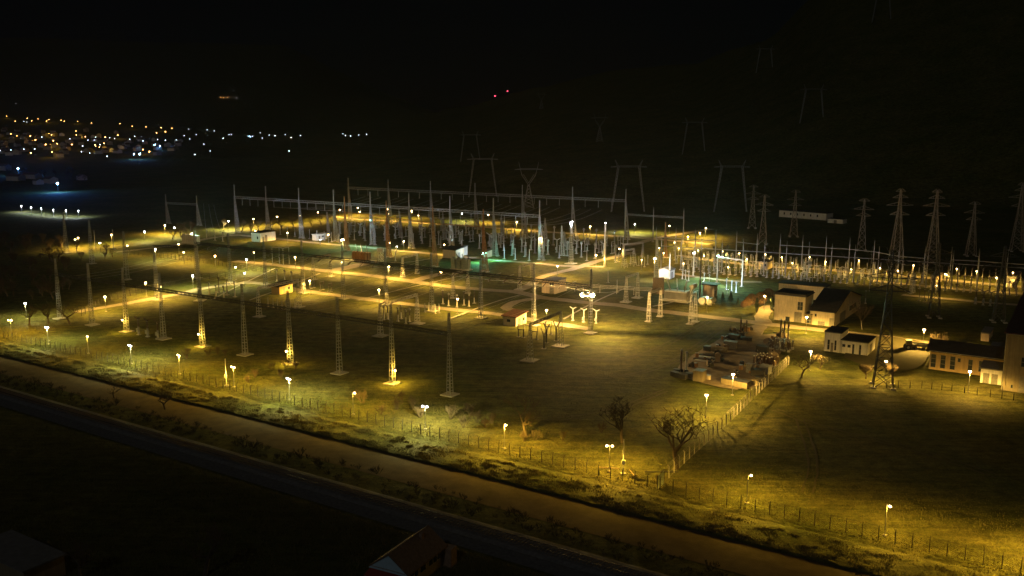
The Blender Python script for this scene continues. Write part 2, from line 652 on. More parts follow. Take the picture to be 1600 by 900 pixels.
def strip(name, prof, m, jitter=0.0, n=200, over=60.0):
    """a long sheet parallel to the fence; prof: (distance outwards, height)"""
    vs, fs = [], []
    k = len(prof)
    for i in range(n + 1):
        p = FENCE_A + FD * (-over + (FL + 2 * over) * i / n)
        for j, (q, z) in enumerate(prof):
            e = jitter if 0 < j < k - 1 else 0
            c = p - FN * (q + random.uniform(-e, e) * 1.2)
            vs.append((c.x, c.y, z + random.uniform(-e, e) * .35))
    fs = [(i * k + j, i * k + j + 1, (i + 1) * k + j + 1, (i + 1) * k + j) for i in range(n) for j in range(k - 1)]
    me = bpy.data.meshes.new(name)
    me.from_pydata(vs, [], fs)
    me.materials.append(m)
    o = link(name, me, kind="structure")
    me.update()
    if me.polygons[0].normal.z < 0:
        me.flip_normals()
    return o


VERGE = [(1.2, .02), (1.9, .05), (2.6, -.0), (3.4, .18), (4.6, .24), (6.4, .28), (8.2, .3), (9.8, .32), (11.2, .34), (12.2, .3), (12.5, .05)]
strip("verge", [(q, z + .03) for q, z in VERGE], M["ground"], .22, 420)
strip("road", [(12.3, .04), (17, .08), (22.6, .04)], M["asphalt"], n=40)
strip("ballast", [(28.6, .03), (29.6, .38), (33.6, .38), (34.4, .03)], M["ballast"], .05, 160)
strip("service_path", [(34.5, .05), (37.6, .05)], M["ballast"], .1, 60)


def railway():
    t = thing("railway_track", "single railway track running along the dark side of the road", "railway track",
              FENCE_A - FN * 31.6, math.atan2(FD.y, FD.x))
    for s in (-.78, .78):
        m = MB().box(-60, FL + 60, s - .04, s + .04, .56, .68).box(-60, FL + 60, s - .07, s + .07, .52, .56)
        link("rail", m.mesh("rail", M["rail"]), t)
    m = MB()
    x = -60.0
    while x < FL + 60:
        m.box(x, x + .24, -1.25, 1.25, .36, .52)
        x += .65
    link("sleepers", m.mesh("sleepers", M["timber"]), t, kind="stuff")


railway()

# ================================================================== GANTRIES
def tower_ladder(h, b0=1.1, b1=.36, m="steel", rung=.85, slab=1.7, leg=.13):
    """square battened column on a concrete slab: legs, rungs and slab"""
    legs, sub = MB(), []
    cs = [(-1, -1), (1, -1), (1, 1), (-1, 1)]
    for i, j in cs:
        legs.bar((i * b0 / 2, j * b0 / 2, .2), (i * b1 / 2, j * b1 / 2, h), leg, leg * .8)
    rg = MB()
    z = 1.0
    k = 0
    while z < h - .1:
        w = (b0 + (b1 - b0) * z / h) / 2
        for a in (range(4) if k % 2 else (0, 2)):
            p, q = cs[a], cs[(a + 1) % 4]
            t = .2 if z < h * .7 else .34
            A, B = Vector((p[0] * w, p[1] * w, z)), Vector((q[0] * w, q[1] * w, z))
            rg.bar(A, B, t * .55, t * .55)
        z += rung * (1 if z < h * .7 else .55)
        k += 1
    sub.append(("rungs", rg.mesh("rungs", M[m]), None, None, None, "stuff"))
    if slab:
        sub.append(("base_slab", MB().box(-slab, slab, -slab, slab, 0, .24).mesh("base_slab", M["concrete"])))
    return ("tower", legs.mesh("tower", M[m]), None, None, sub)


def tower_aframe(h, hb, spread=2.7, depth=1.1, m="steel"):
    """tall mast with one upright side and one raking leg, cross braced, thin above the beam"""
    legs, br = MB(), MB()
    w = .42
    for j in (-1, 1):
        legs.bar((0, j * depth / 2, 0), (0, j * w / 2, hb), .24)
        legs.bar((spread, j * depth / 2, 0), (w, j * w / 2, hb), .22)
    legs.bar((w / 2, 0, hb), (w / 2, 0, h), .5, .34)
    n = 8
    for k in range(n):
        t0, t1 = 1 - (1 - k / n) ** 1.15, 1 - (1 - (k + 1) / n) ** 1.15
        z0, z1 = hb * t0, hb * t1
        x0, x1 = spread + (w - spread) * t0, spread + (w - spread) * t1
        d0, d1 = (depth + (w - depth) * t0) / 2, (depth + (w - depth) * t1) / 2
        for j in (-1, 1):
            br.bar((0, j * d0, z0), (x1, j * d1, z1), .11)
            br.bar((x0, j * d0, z0), (0, j * d1, z1), .11)
            br.bar((0, j * d1, z1), (x1, j * d1, z1), .11)
        br.bar((0, -d0, z0), (0, d1, z1), .1)
        br.bar((x0, d0, z0), (x1, -d1, z1), .1)
    sub = [("bracing", br.mesh("bracing", M[m]), None, None, None, "stuff"),
           ("footing", MB().box(-.5, .5, -1, 1, 0, .3).box(spread - .5, spread + .5, -1, 1, 0, .3).mesh("footing", M["concrete"]))]
    return ("tower", legs.mesh("tower", M[m]), None, None, sub)


def tower_pole(h, r=.26, spike=3.0, m="steel"):
    b = MB().tube((0, 0, 0), (0, 0, h - spike), r, r * .72, 8)
    s = MB().tube((0, 0, h - spike), (0, 0, h), r * .45, .04, 6)
    f = MB().box(-.6, .6, -.6, .6, 0, .25)
    return ("tower", b.mesh("tower", M[m]), None, None,
            [("spike", s.mesh("spike", M[m])), ("footing", f.mesh("footing", M["concrete"]))])


def truss(L, w=.75, m="steel", bar=.13, pitch=.95):
    """a lattice beam along +x"""
    c, lc = MB(), MB()
    for j in (-1, 1):
        for k in (-1, 1):
            c.bar((0, j * w / 2, k * w / 2), (L, j * w / 2, k * w / 2), bar)
    n = max(2, int(L / pitch))
    for i in range(n):
        x0, x1 = L * i / n, L * (i + 1) / n
        s = 1 if i % 2 else -1
        for j in (-1, 1):
            lc.bar((x0, j * w / 2, -s * w / 2), (x1, j * w / 2, s * w / 2), bar * .6)
            lc.bar((x0, -s * w / 2, j * w / 2), (x1, s * w / 2, j * w / 2), bar * .6)
    return ("beam", c.mesh("beam", M[m]), None, None, [("lacing", lc.mesh("lacing", M[m]), None, None, None, "stuff")])


def flat_bar(L, w=.3, m="steel"):
    b = MB().tube((0, 0, 0), (L, 0, 0), w / 2, w / 2, 6)
    return ("beam", b.mesh("beam", M[m]))


def gantry(label, bases, kit_tower, beam_z, beam="truss", bm="steel", w=.75, skip=(), group=None, rz=None, flip=False, name="gantry"):
    o = thing(name, label, "gantry", bases[0], 0, group)
    d = (bases[1] - bases[0]).normalized()
    a = math.atan2(d.y, d.x) if rz is None else rz
    tw = kit_tower
    for b in bases:
        t = link(tw[0], tw[1], o, b - bases[0], a)
        kids(tw[4] or [], t)
    for i in range(len(bases) - 1):
        if i in skip:
            continue
        dd = bases[i + 1] - bases[i]
        k = truss(dd.length, w, bm) if beam == "truss" else flat_bar(dd.length, w, bm)
        q = link(k[0], k[1], o, bases[i] - bases[0] + Z * beam_z, math.atan2(dd.y, dd.x))
        kids(k[4] if len(k) > 4 and k[4] else [], q)
    return o


def span(a, b, n):
    return [a.lerp(b, i / (n - 1)) for i in range(n)]


LAD = tower_ladder(20.2)
G1 = span(P(94, 498), P(703, 617), 10)
gantry("long front row of ten lattice towers on concrete slabs, joined by a low lattice beam", G1, LAD, 15.0, bm="dark_steel")
G2 = span(P(308, 434.5), P(922.5, 521), 10)
gantry("middle row of lattice towers with a dark beam ending at the big floodlight", G2, LAD, 14.8, bm="dark_steel")
AFR = tower_aframe(27.9, 20.6)
G3 = span(P(369, 363), P(842, 406), 9)
gantry("bright silver gantry of tall raking masts behind the small flat roofed huts", G3, AFR, 20.6, w=1.15)
G4 = [P(540, 391), P(605, 401.5), P(677, 416), P(755, 424)]
AFB = tower_aframe(27.2, 19.4, m="steel_rusty")
gantry("row of tall rust brown raking masts lit warm in front of the silver gantry", G4, AFB, 19.4, "bar", "steel_rusty", .3)
G5 = span(P(545.5, 344.4), P(976, 374), 7)
gantry("farthest tall grey gantry with a long lattice beam against the dark hillside", G5, tower_aframe(27.7, 21.3), 21.3, w=1.2)
gantry("lower grey two mast gantry at the right end of the farthest tall gantry", [P(977, 374.5), P(1020, 378), P(1067, 381)],
       tower_pole(19.0, .34, 1.5), 14.0, w=.7)
gantry("dim grey two mast gantry at the far left of the yard", [P(261, 349), P(309, 352)], tower_aframe(18.5, 13), 13, w=1)
POLE = tower_pole(15.4)


def top(px, pyt, h):
    b = P(px, pyt, h)
    return Vector((b.x, b.y, 0))


G7 = span(P(1193, 431), P(1567, 458), 11)
st = G7[1] - G7[0]
G7 = [G7[0] - st * k for k in (5, 4, 3, 2, 1)] + G7 + [G7[-1] + st * k for k in (1, 2)]
gantry("long front row of slim silver poles with spikes joined by one thin bar", G7, POLE, 10.1, "bar", w=.34)
for lab, pts in (
        ("four slim spiked poles with a thin bar, left end of the rear row", [(1026, 354), (1056.6, 355.5), (1087, 357.3), (1119, 359)]),
        ("pair of slim spiked poles with a short thin bar in the rear row", [(1151.6, 360.5), (1184, 364)]),
        ("seven slim spiked poles with a thin bar, middle of the rear row",
         [(1220, 365), (1255, 367), (1292, 369), (1328.6, 371), (1367, 374.5), (1406, 381), (1446.6, 384)]),
        ("slim poles with a thin bar at the right edge of the rear row", [(1488, 386), (1531, 388), (1576, 391), (1622, 394)])):
    gantry(lab, [top(x, y, 15.4) for x, y in pts], POLE, 10.3, "bar", w=.34)
gantry("bright bluish white portal of two poles with a thick bar above the green lawn", [P(1120, 442), P(1159, 448)],
       tower_pole(10.9, .34, .3, "steel_pale"), 10.6, "bar", "steel_pale", .45)
gantry("white two pole portal behind the small white hut", [P(1046, 436), P(1083, 431.5)], tower_pole(11.2, .34, .8, "steel_pale"), 9.6,
       "bar", "steel_pale", .4, skip=(0,))

# small lattice portals
SP = {}


def portal(label, a, b, h, base=1.2, m="steel_pale", bm="steel_pale", slab=1.3, w=.55):
    k = (h, base, m, slab)
    if k not in SP:
        SP[k] = tower_ladder(h, base, .4, m, .95, slab, .12)
    return gantry(label, [P(*a), P(*b)], SP[k], h - .3, bm=bm, w=w, group=None, name="portal_frame")


portal("small bright portal of two lattice legs left of the middle row's junction", (490, 437), (516.5, 432), 9.3, slab=1.4)
portal("small portal of two lattice legs left of the pink hut", (812, 452.5), (831, 447), 9.4, slab=1.7)
portal("small portal of two lattice legs on the lawn right of the pink hut", (978, 472), (996, 465.5), 9.5, slab=1.7)
portal("lattice portal with a beam in front of the big transformer", (1013.5, 502.5), (1031.5, 494.5), 9.8, slab=1.0)
portal("narrow pair of ladder towers beside the white tanks", (1079, 506.5), (1086, 503), 9.8, slab=1.2)
portal("dark lattice portal with clamps in front of the small brown roofed hut", (828, 563.5), (875.6, 541), 10.4, 1.5, "steel", "dark_steel", 2.1)
portal("pale slanting portal in the dark lawn at the middle of the field", (594.5, 525), (652, 506), 9.9, 1.3, "steel_pale", "steel_pale", 1.9, .7)
portal("pale portal standing over the flat roofed hut left of the middle", (405, 495), (467, 480), 10.0, 1.3, "steel_pale", "steel_pale", 1.6, .7)
portal("small portal under the middle beam near the pale crossing path", (629.5, 433), (652, 427.5), 8.6, slab=.9)
portal("small portal in front of the three greenish radiator drums", (708, 466), (731, 458.5), 9.4, slab=.9)
portal("dim pair of lattice towers beside the lit path at the left", (246, 469), (312.5, 470), 20.2, 1.3, "steel", "dark_steel", 1.8)
portal("thick legged double portal at the left of the silver pole yard", (975.5, 419), (990, 416), 8.2, 2.0, "steel", "steel_pale", .2)
portal("upper portal of the double frame left of the silver pole yard", (973.5, 406), (1004, 403), 7.6, .9, "steel", "steel_pale", .2)
portal("pair of short lattice columns standing behind the dark hall", (1256, 442), (1265, 441), 8.6, 1.6, "steel", "steel", .2)
portal("short ladder tower pair in front of the lamps at the right", (1423, 459), (1427, 458), 7.8, .9, "steel", "steel", .2)
LM = tower_ladder(20.0, 1.6, .4, "steel", 1.1, 1.5)


def mast(label, base, kit, group=None, name="mast"):
    o = thing(name, label, "mast", base, ANG, group)
    t = link(kit[0], kit[1], o)
    kids(kit[4], t)
    return o


PALEMAST = tower_ladder(19.0, 1.4, .5, "steel_pale", .8, 2.2)
mast("pale round lamp mast on a slab behind the crossing paths", P(892, 412), PALEMAST)
mast("pale grey lamp mast beside the crossing gravel path", P(945, 416), tower_pole(19.6, .5, .3, "steel_pale"))
mast("slim lattice mast on the lawn behind the low bright busbar", P(1036, 452) + V * 0 - U * 3, tower_ladder(19.5, 1.1, .4, "steel_pale", .8, .9))
mast("tall dark pole beside the transformer and the small tall hut", P(1093, 469), tower_pole(18.5, .3, .4, "dark_steel"))
for x, y, lab in ((198, 437, "dim lattice mast beyond the lit path at the left"), (144, 412, "dim lattice mast by the dark trees far left"),
                  (104, 395, "leftmost dim lattice mast by the dark trees")):
    mast(lab, P(x, y), LM)
mast("slim grey pole on the left road corner, first of two", P(149, 388), tower_pole(9.5, .2, .3))
mast("slim grey pole behind the left road corner, second of two", P(178, 390), tower_pole(10.5, .2, .3))
mast("slim brown lattice mast on the silver yard's left side", P(1041, 403) - U * 1, tower_aframe(17, 13, 1.4, .8, "steel_rusty"))
AF2 = tower_aframe(14.5, 12.5, 1.9, .8, "steel_dull")
for x, y in ((692, 372), (512, 371), (625, 371), (877, 399), (783, 377), (820, 372), (851, 384)):
    mast("short grey raking mast standing among the dark insulator posts", P(x, y), AF2, "short raking masts in the dark insulator yard")

# ================================================================== LAMPS
def kit_fence_lamp(glass, sides=(-1, 1)):
    pole = MB().tube((0, 0, 0), (0, 0, 5.3), .085, .06, 8)
    ft = MB().box(-.3, .3, -.3, .3, 0, .22)
    arm = MB().bar((min(sides) * .5 if len(sides) > 1 else 0, 0, 5.25), (.5, 0, 5.25), .07)
    heads = []
    for s in sides:
        hd = MB()
        x = s * .5
        hd.hexa([(x - .27, -.16, 5.2), (x + .27, -.16, 5.2), (x + .27, .16, 5.2), (x - .27, .16, 5.2),
                 (x - .2, -.1, 5.38), (x + .2, -.1, 5.38), (x + .2, .1, 5.38), (x - .2, .1, 5.38)])
        ln = MB().ball((x, -.02, 5.14), .23, 8, 5, .95)
        heads.append(("lamp_head", hd.mesh("lamp_head", M["grey_paint"]), None, None,
                      [("lens", ln.mesh("lens", M[glass], smooth=True))]))
    return [("pole", pole.mesh("pole", M["steel"])), ("footing", ft.mesh("footing", M["concrete"])),
            ("arm", arm.mesh("arm", M["steel"]))] + heads


def kit_post_lamp(glass, h=5.0, r=.36):
    pole = MB().tube((0, 0, 0), (0, 0, h - .1), .08, .055, 8)
    ft = MB().box(-.25, .25, -.25, .25, 0, .15)
    hd = MB().lathe([(.06, h - .1), (.14, h), (.1, h + .03)], 8)
    cap = MB().lathe([(.3, h + .4), (.22, h + .5), (.05, h + .56)], 8)
    ln = MB().ball((0, 0, h + .2), r, 8, 5, .95)
    return [("pole", pole.mesh("pole", M["steel"])), ("footing", ft.mesh("footing", M["concrete"])),
            ("lamp_head", hd.mesh("lamp_head", M["grey_paint"]), None, None,
             [("lens", ln.mesh("lens", M[glass], smooth=True)), ("cap", cap.mesh("cap", M["grey_paint"]))])]


KITS = {k: kit_fence_lamp(g) for k, g in (("S", "g_warm"), ("W", "g_white"))}
KITS1 = {k: kit_fence_lamp(g, (1,)) for k, g in (("S", "g_warm"), ("W", "g_white"))}
PKIT = {k: kit_post_lamp(g) for k, g in (("S", "g_warm"), ("W", "g_white"), ("T", "g_teal"))}
SMALL = kit_post_lamp("g_warm", 4.2, .23)

ORD = "first second third fourth fifth sixth seventh eighth ninth tenth eleventh twelfth thirteenth fourteenth".split()
fence_lamps = [(15.5, 500, 'S', 1), (73, 511, 'W', .8), (136, 524.5, 'S', .35), (203, 539.5, 'W', 1), (279, 554.5, 'S', .9),
               (364, 573, 'S', 1), (451, 591.5, 'W', 1), (551, 613, 'S', .85), (664, 634.5, 'W', 1.1), (788, 662.5, 'S', 1.1),
               (952.5, 696, 'S', 1.2), (1169, 742, 'S', .85), (1386, 789, 'S', .7), (1634, 842, 'S', 1.4)]
KF, KP = 23000.0, 27000.0
for i, (x, y, k, pw) in enumerate(fence_lamps):
    b = P(x, y, 5.2)
    b.z = 0
    one = i in (2, 7, 9, 11, 12)
    o = put((KITS1 if one else KITS)[k], "lamp_post", "%s-headed lamp post with %s light, %s from the left along the front fence" %
            ("single" if one else "twin", "white" if k == 'W' else "yellow", ORD[i]), "lamp post", b, math.atan2(FD.y, FD.x) + random.uniform(-.5, .5), "lamp posts along the front fence")
    lamp_light(k, KF * pw, (.35, .45, 4.75), o)

inner = [
    (39.5, 474.5, 'W', .5, "white lamp by the dark bare trees at the far left edge"),
    (164, 464, 'S', 1.0, "yellow lamp beside the start of the left inner path"),
    (117.5, 374.5, 'S', .9, "orange lamp at the far left corner, left one of a close pair"),
    (122, 372, 'S', .9, "orange lamp at the far left corner, right one of a close pair"),
    (174, 367, 'S', 1.3, "orange lamp behind the two slim poles on the left"),
    (156, 380, 'W', .3, "small white lamp between the slim poles on the left"),
    (199, 384, 'S', .3, "small yellow lamp beside the dim lattice mast on the left"),
    (225.5, 362, 'W', .8, "white lamp standing alone left of the dim two mast gantry"),
    (242.5, 390, 'W', .5, "white lamp in front of the lit strip at the left"),
    (257.5, 352, 'S', 2.2, "bright orange lamp at the foot of the dim two mast gantry"),
    (272.5, 356, 'W', .7, "white lamp right of the bright orange lamp at the dim gantry"),
    (279, 382, 'S', .8, "yellow lamp at the end of the pale strip on the left"),
    (287, 394.5, 'S', 1.3, "orange lamp lighting a bare patch on the left lawn"),
    (336, 400, 'S', .5, "yellow lamp beside the ladder tower on the left lawn"),
    (357, 346, 'W', 1.6, "white lamp just left of the first silver gantry mast"),
    (396, 342.5, 'S', 1.8, "orange lamp among bare trees behind the first flat hut"),
    (399, 361, 'S', .6, "small yellow lamp right behind the first flat hut"),
    (397, 394.5, 'S', .5, "yellow lamp on the dark lawn left of the four thin posts"),
    (385, 406, 'W', .9, "bright white lamp on the lawn left of the middle"),
    (382, 427, 'W', .4, "small pale lamp below the bright white lamp on the left lawn"),
    (368, 418, 'S', .3, "small yellow lamp at the second middle lattice tower"),
    (301, 431, 'W', .7, "white lamp in front of the left inner fence"),
    (227.5, 442, 'S', 1.2, "yellow lamp over the left inner path near the third front tower"),
    (251, 448, 'S', 1.0, "yellow lamp over the left inner path near the fourth front tower"),
    (433, 339, 'S', 1.3, "orange lamp among bare trees, behind the second silver mast"),
    (469, 337.5, 'S', 1.3, "orange lamp lighting a bare tree behind the third silver mast"),
    (497, 332, 'S', 1.3, "orange lamp lighting a bare tree left of the fourth silver mast"),
    (531, 328, 'S', 1.2, "orange lamp behind the first rust brown mast"),
    (559, 325, 'S', 1.2, "upper orange lamp between the first brown mast and the fifth silver mast"),
    (562, 331, 'S', .8, "lower orange lamp between the first brown mast and the fifth silver mast"),
    (606, 327, 'S', .8, "upper orange lamp at the second rust brown mast"),
    (607, 334, 'S', .8, "lower orange lamp at the second rust brown mast"),
    (643, 329.5, 'S', 1.0, "orange lamp just right of the sixth silver mast"),
    (654, 337, 'S', .8, "small orange lamp on the back road left of the third brown mast"),
    (722, 334, 'W', .9, "white lamp on the back road left of the fourth brown mast"),
    (763, 336, 'S', 1.3, "yellow lamp on the back road right of the fourth brown mast"),
    (807.5, 347, 'S', 1.3, "yellow lamp on the back road behind the dark insulator yard"),
    (922.5, 354, 'S', 1.0, "yellow lamp between the two pale lamp masts"),
    (992, 350.5, 'W', 1.4, "white lamp on the back lawn between the two grey gantries"),
    (449, 364, 'S', .7, "yellow lamp right of the first flat hut"),
    (513, 367, 'S', .7, "yellow lamp at the right end of the small white hut"),
    (631, 377, 'S', .7, "yellow lamp at the front edge of the dark insulator yard"),
    (609, 380, 'S', .5, "small yellow lamp right of the white lattice stand"),
    (694, 382.5, 'S', .6, "reddish lamp behind the cream and teal hut"),
    (461, 402, 'S', .9, "yellow lamp between the third and fourth middle towers"),
    (534, 409.5, 'S', 1.4, "yellow lamp on the wide pale path at the middle"),
    (607.5, 417, 'S', 1.2, "yellow lamp between the wide pale path and the middle beam"),
    (689, 425.5, 'S', 1.0, "yellow lamp beside the side pad of the radiator drums"),
    (484, 439, 'S', 1.2, "yellow lamp right of the flat roofed hut under the portal"),
    (592, 453, 'S', 1.1, "yellow lamp on the lawn above the pale slanting portal"),
    (715, 467.5, 'S', 1.1, "yellow lamp among the brown insulators at the middle towers"),
    (854, 485, 'S', 1.1, "yellow lamp behind the dark clamp portal"),
    (931.5, 399, 'S', 1.1, "yellow lamp beside the crossing gravel path, upper one"),
    (871, 416, 'S', 1.1, "yellow lamp beside the crossing gravel path, lower one"),
    (968, 389, 'S', 1.0, "yellow lamp at the upper end of the crossing gravel path"),
    (1105, 465, "S", .4, "yellow lamp in front of the white ended tanks"),
    (1195, 463, 'S', .7, "orange lamp behind the rusty hedge beside the office building"),
    (1260.6, 496, 'S', 1.4, "yellow lamp at the door corner of the office building"),
    (1266.6, 549.6, 'S', .8, "orange lamp glowing inside a bare tree beside the white shed"),
    (1145.6, 585.5, 'S', .7, "yellow lamp over the pale skip at the end of the storage yard"),
    (1104, 618, 'S', 1.0, "yellow lamp on the lawn below the storage yard"),
    (1444, 515.6, 'S', 1.4, "orange lamp beside the bare shrub at the farm track"),
    (1384.6, 565, 'S', .7, "orange lamp at the foot of the big dark pylon"),
    (1515.6, 581, 'S', .75, "yellow lamp on the lawn in front of the long low building"),
    (1046, 353, 'S', .7, "small orange lamp on the back lawn right of the grey gantry"),
    (1103, 356.6, 'S', 1.6, "bright orange lamp at the far end of the back road"),
    (1093.6, 364, 'S', 1.2, "deep orange lamp just below the far bright orange lamp"),
    (1075, 370, 'S', 1.4, "broad orange lamp behind the thin bar of the rear poles"),
]
for x, y, k, pw, lab in inner:
    b = P(x, y, 5.1)
    b.z = 0
    o = put(PKIT[k], "lamp_post", lab, "lamp post", b, random.uniform(0, 6), "lamp posts inside the substation")
    lamp_light('O' if k == 'S' else k, KP * pw, (.3, -.3, 4.75), o)
right = [(1054, 378.6), (1060.6, 388), (1090.6, 391.4), (1030, 387.6), (1037, 395.4), (1100, 399.4), (1129, 392.6), (1155, 396),
         (1196, 397.4), (1167, 405), (1138, 417.6), (1068, 411.6), (1221.4, 402), (1238, 411), (1002.5, 406), (1265, 402),
         (1342, 407), (1427.4, 414.6), (1495, 420), (1526, 423.6), (1582.6, 426), (1557, 434), (1463, 446.4), (1403, 423), (1477, 428),
         (1290, 409), (1375, 419), (1330, 421)]
RIGHTLAB = {1342: "largest yellow lamp behind the dark pylon's left side", 1582.6: "rightmost yellow lamp of the pole yard, at the picture's edge",
            1463: "yellow lamp below the pale pink hut in the pole yard", 1002.5: "yellow lamp just left of the bright white floodlight pole"}
for x, y in right:
    b = P(x, y, 4.4)
    b.z = 0
    o = put(SMALL, "lamp_post", RIGHTLAB.get(x, "small yellow lamp post standing among the slim silver poles"), "lamp post", b, 0,
            "small lamps in the silver pole yard")
    lamp_light('O', KP * random.uniform(.18, .36), (.3, -.3, 4.0), o)


def floodlight(label, loc, aims, col, power, glass="g_flood", size=.55, angle=120, group=None, halo=0.0, kind='F', arm=None):
    """a cluster of flood lamps: yoke, housings and glass, each with its beam"""
    o = thing("floodlight", label, "floodlight", loc, 0, group)
    link("yoke", MB().bar((-size * .9, 0, 0), (size * .9, 0, 0), .1).bar((0, 0, -.5), (0, 0, .1), .12).mesh("yoke", M["steel"]), o)
    if arm:
        link("bracket", MB().bar((0, 0, -.3), arm + Z * -.3, .14).mesh("bracket", M["steel"]), o)
    for i, aim in enumerate(aims):
        d = (Vector(aim) - Vector(loc)).normalized()
        q = d.to_track_quat('-Y', 'Z')
        h = MB().hexa([(-size * .35, .15, -size * .25), (size * .35, .15, -size * .25), (size * .5, -.2, -size * .4), (-size * .5, -.2, -size * .4),
                       (-size * .35, .15, size * .25), (size * .35, .15, size * .25), (size * .5, -.2, size * .4), (-size * .5, -.2, size * .4)])
        off = Vector(((i - (len(aims) - 1) / 2) * size * .95, 0, .1 + .12 * (i % 2)))
        hd = link("housing", h.mesh("housing", M["grey_paint"]), o, off)
        hd.rotation_euler = q.to_euler()
        g = MB().lathe([(size * .45, -.0), (size * .4, size * .25), (size * .2, size * .42)], 10)
        gl = link("glass", g.mesh("glass", M[glass], smooth=True), hd, (0, -.21, 0), rot=(math.pi / 2, 0, 0))
        spot_light(col, power, off + d * .9, off + d * 10, angle, o)
    if halo:
        lamp_light(kind, halo, (0, 0, -1.1), o, street=False, radius=.5)
    return o


B = P(922.5, 521)
floodlight("huge twin floodlight glaring from the dark mast near the middle", B + Z * 11.7 - U * 1.7 + V * 1.0,
           [P(740, 470), P(1040, 480), P(980, 560)], WARM, 110000, size=1.5, angle=125, halo=12000, arm=U * 1.7 - V * 1.0)
B = P(1022, 437)
o = thing("floodlight_pole", "tall pale pole carrying the bright white floodlight beside the brown board", "lamp pole", B)
link("pole", MB().tube((0, 0, 0), (0, 0, 8.5), .17, .12, 8).mesh("pole", M["steel_pale"]), o)
link("footing", MB().box(-.5, .5, -.5, .5, 0, .3).mesh("footing", M["concrete"]), o)
floodlight("bright white floodlight on the tall pale pole by the transformer", B + Z * 8.9, [P(1060, 436), P(985, 440)], (1, .86, .6), 9000, size=.9, halo=4500)
B = P(536, 402)
o = thing("floodlight_pole", "short pole carrying the glaring floodlight among the silver masts", "lamp pole", B)
link("pole", MB().tube((0, 0, 0), (0, 0, 8.0), .16, .12, 8).mesh("pole", M["steel"]), o)
link("footing", MB().box(-.5, .5, -.5, .5, 0, .3).mesh("footing", M["concrete"]), o)
floodlight("glaring warm floodlight on a short pole among the silver masts", B + Z * 8.3, [P(520, 440), P(560, 430)], WARM, 26000, size=.8, halo=9000)
B = P(842, 406)
floodlight("glaring warm floodlight on the last silver gantry mast", B + Z * 10.2 + U * 1.2 - V * 1, [P(880, 425), P(800, 440)], WARM, 26000, size=.75, halo=2500, arm=-U * 1.2 + V)
B = P(892, 412)
floodlight("white lamp on top of the pale round lamp mast", B + Z * 19.3, [P(870, 400), P(930, 420)], (.93, .96, .9), 9000, "g_white", .6, halo=12000, kind='C')
B = P(945, 416)
floodlight("white lamp on top of the pale grey mast by the gravel path", B + Z * 19.7, [P(920, 430)], (.93, .96, .9), 9000, "g_white", .55, halo=12000, kind='C')
B = P(757, 409)
o = thing("floodlight_pole", "short pole with the teal lamp beside the brown mast", "lamp pole", B)
link("pole", MB().tube((0, 0, 0), (0, 0, 3.6), .12, .1, 8).mesh("pole", M["steel"]), o)
link("footing", MB().box(-.4, .4, -.4, .4, 0, .2).mesh("footing", M["concrete"]), o)
floodlight("teal lamp beside the fourth rust brown mast", B + Z * 4.0, [P(720, 415), P(800, 405)], (.2, 1, .6), 15000, "g_teal", .7, halo=3000, kind='T')
# mercury floods on the tanks and frames they stand on
floodlight("dazzling pale floodlight on top of the far left radiator bank", P(293, 380.5) + U * 1 + V * 2 + Z * 5.0, [P(330, 385), P(380, 390)], (.55, 1, .72), 26000,
           "g_flood", .6, halo=9000, kind='C')
floodlight("teal floodlight on the raking silver mast behind the brown radiators", G3[4] + Z * 13 + U * .6 - V * .7, [P(545, 400), P(470, 392)], (.42, 1, .66), 24000, "g_teal", .45)
floodlight("bluish floodlight on the white portal pole behind the transformer", P(1083, 431.5) + Z * 9.9, [P(1120, 446), P(1150, 452)], (.55, 1, .72), 15000, "g_white", .5)
for i, wd in ((1, "second"), (3, "fourth"), (5, "sixth"), (7, "eighth")):  # low lamps added to light the silver gantry; none are seen here
    b = G3[i] - V * 15 + U * 4
    o = thing("added_light_post", "low post carrying an added floodlight on the lawn before the %s silver gantry mast" % wd, "lamp post", b, 0, "added floodlight posts before the silver gantry")
    link("post", MB().tube((0, 0, 0), (0, 0, 2.2), .1, .08, 8).mesh("post", M["steel"]), o)
    link("footing", MB().box(-.35, .35, -.35, .35, 0, .2).mesh("footing", M["concrete"]), o)
    floodlight("added low floodlight lighting up the silver gantry at its %s mast" % wd, b + Z * 2.4, [G3[i - 1] + Z * 15, G3[i + 1] + Z * 16], (.66, .84, 1), 12000, "g_white", .4, angle=100,
               group="added floodlights before the silver gantry")
b = P(1136, 461)  # unseen lamp and post, added to brighten the bluish white portal
o = thing("added_light_post", "low post carrying an added floodlight on the green lawn before the bluish white portal", "lamp post", b)
link("post", MB().tube((0, 0, 0), (0, 0, 1.6), .1, .08, 8).mesh("post", M["steel"]), o)
floodlight("added low floodlight lighting up the bluish white portal", b + Z * 1.8, [P(1120, 442) + Z * 5, P(1159, 448) + Z * 5], (.55, .78, 1), 7000, "g_white", .4, angle=90)
b = P(1098, 452)  # another added lamp on its post, brightens the slim silver poles
o = thing("added_light_post", "low post carrying an added floodlight aimed along the slim silver poles", "lamp post", b)
link("post", MB().tube((0, 0, 0), (0, 0, 2.6), .1, .08, 8).mesh("post", M["steel"]), o)
floodlight("added low floodlight aimed along the front row of slim silver poles", b + Z * 2.9, [P(1240, 434) + Z * 8, P(1020, 405) + Z * 8], (.85, .93, 1), 22000, "g_white", .4, angle=60)
floodlight("teal floodlight on the bluish white portal above the green lawn", P(1120, 442) + Z * 11.1, [P(1090, 455), P(1170, 460)], (.5, 1, .66), 18000, "g_teal", .4)
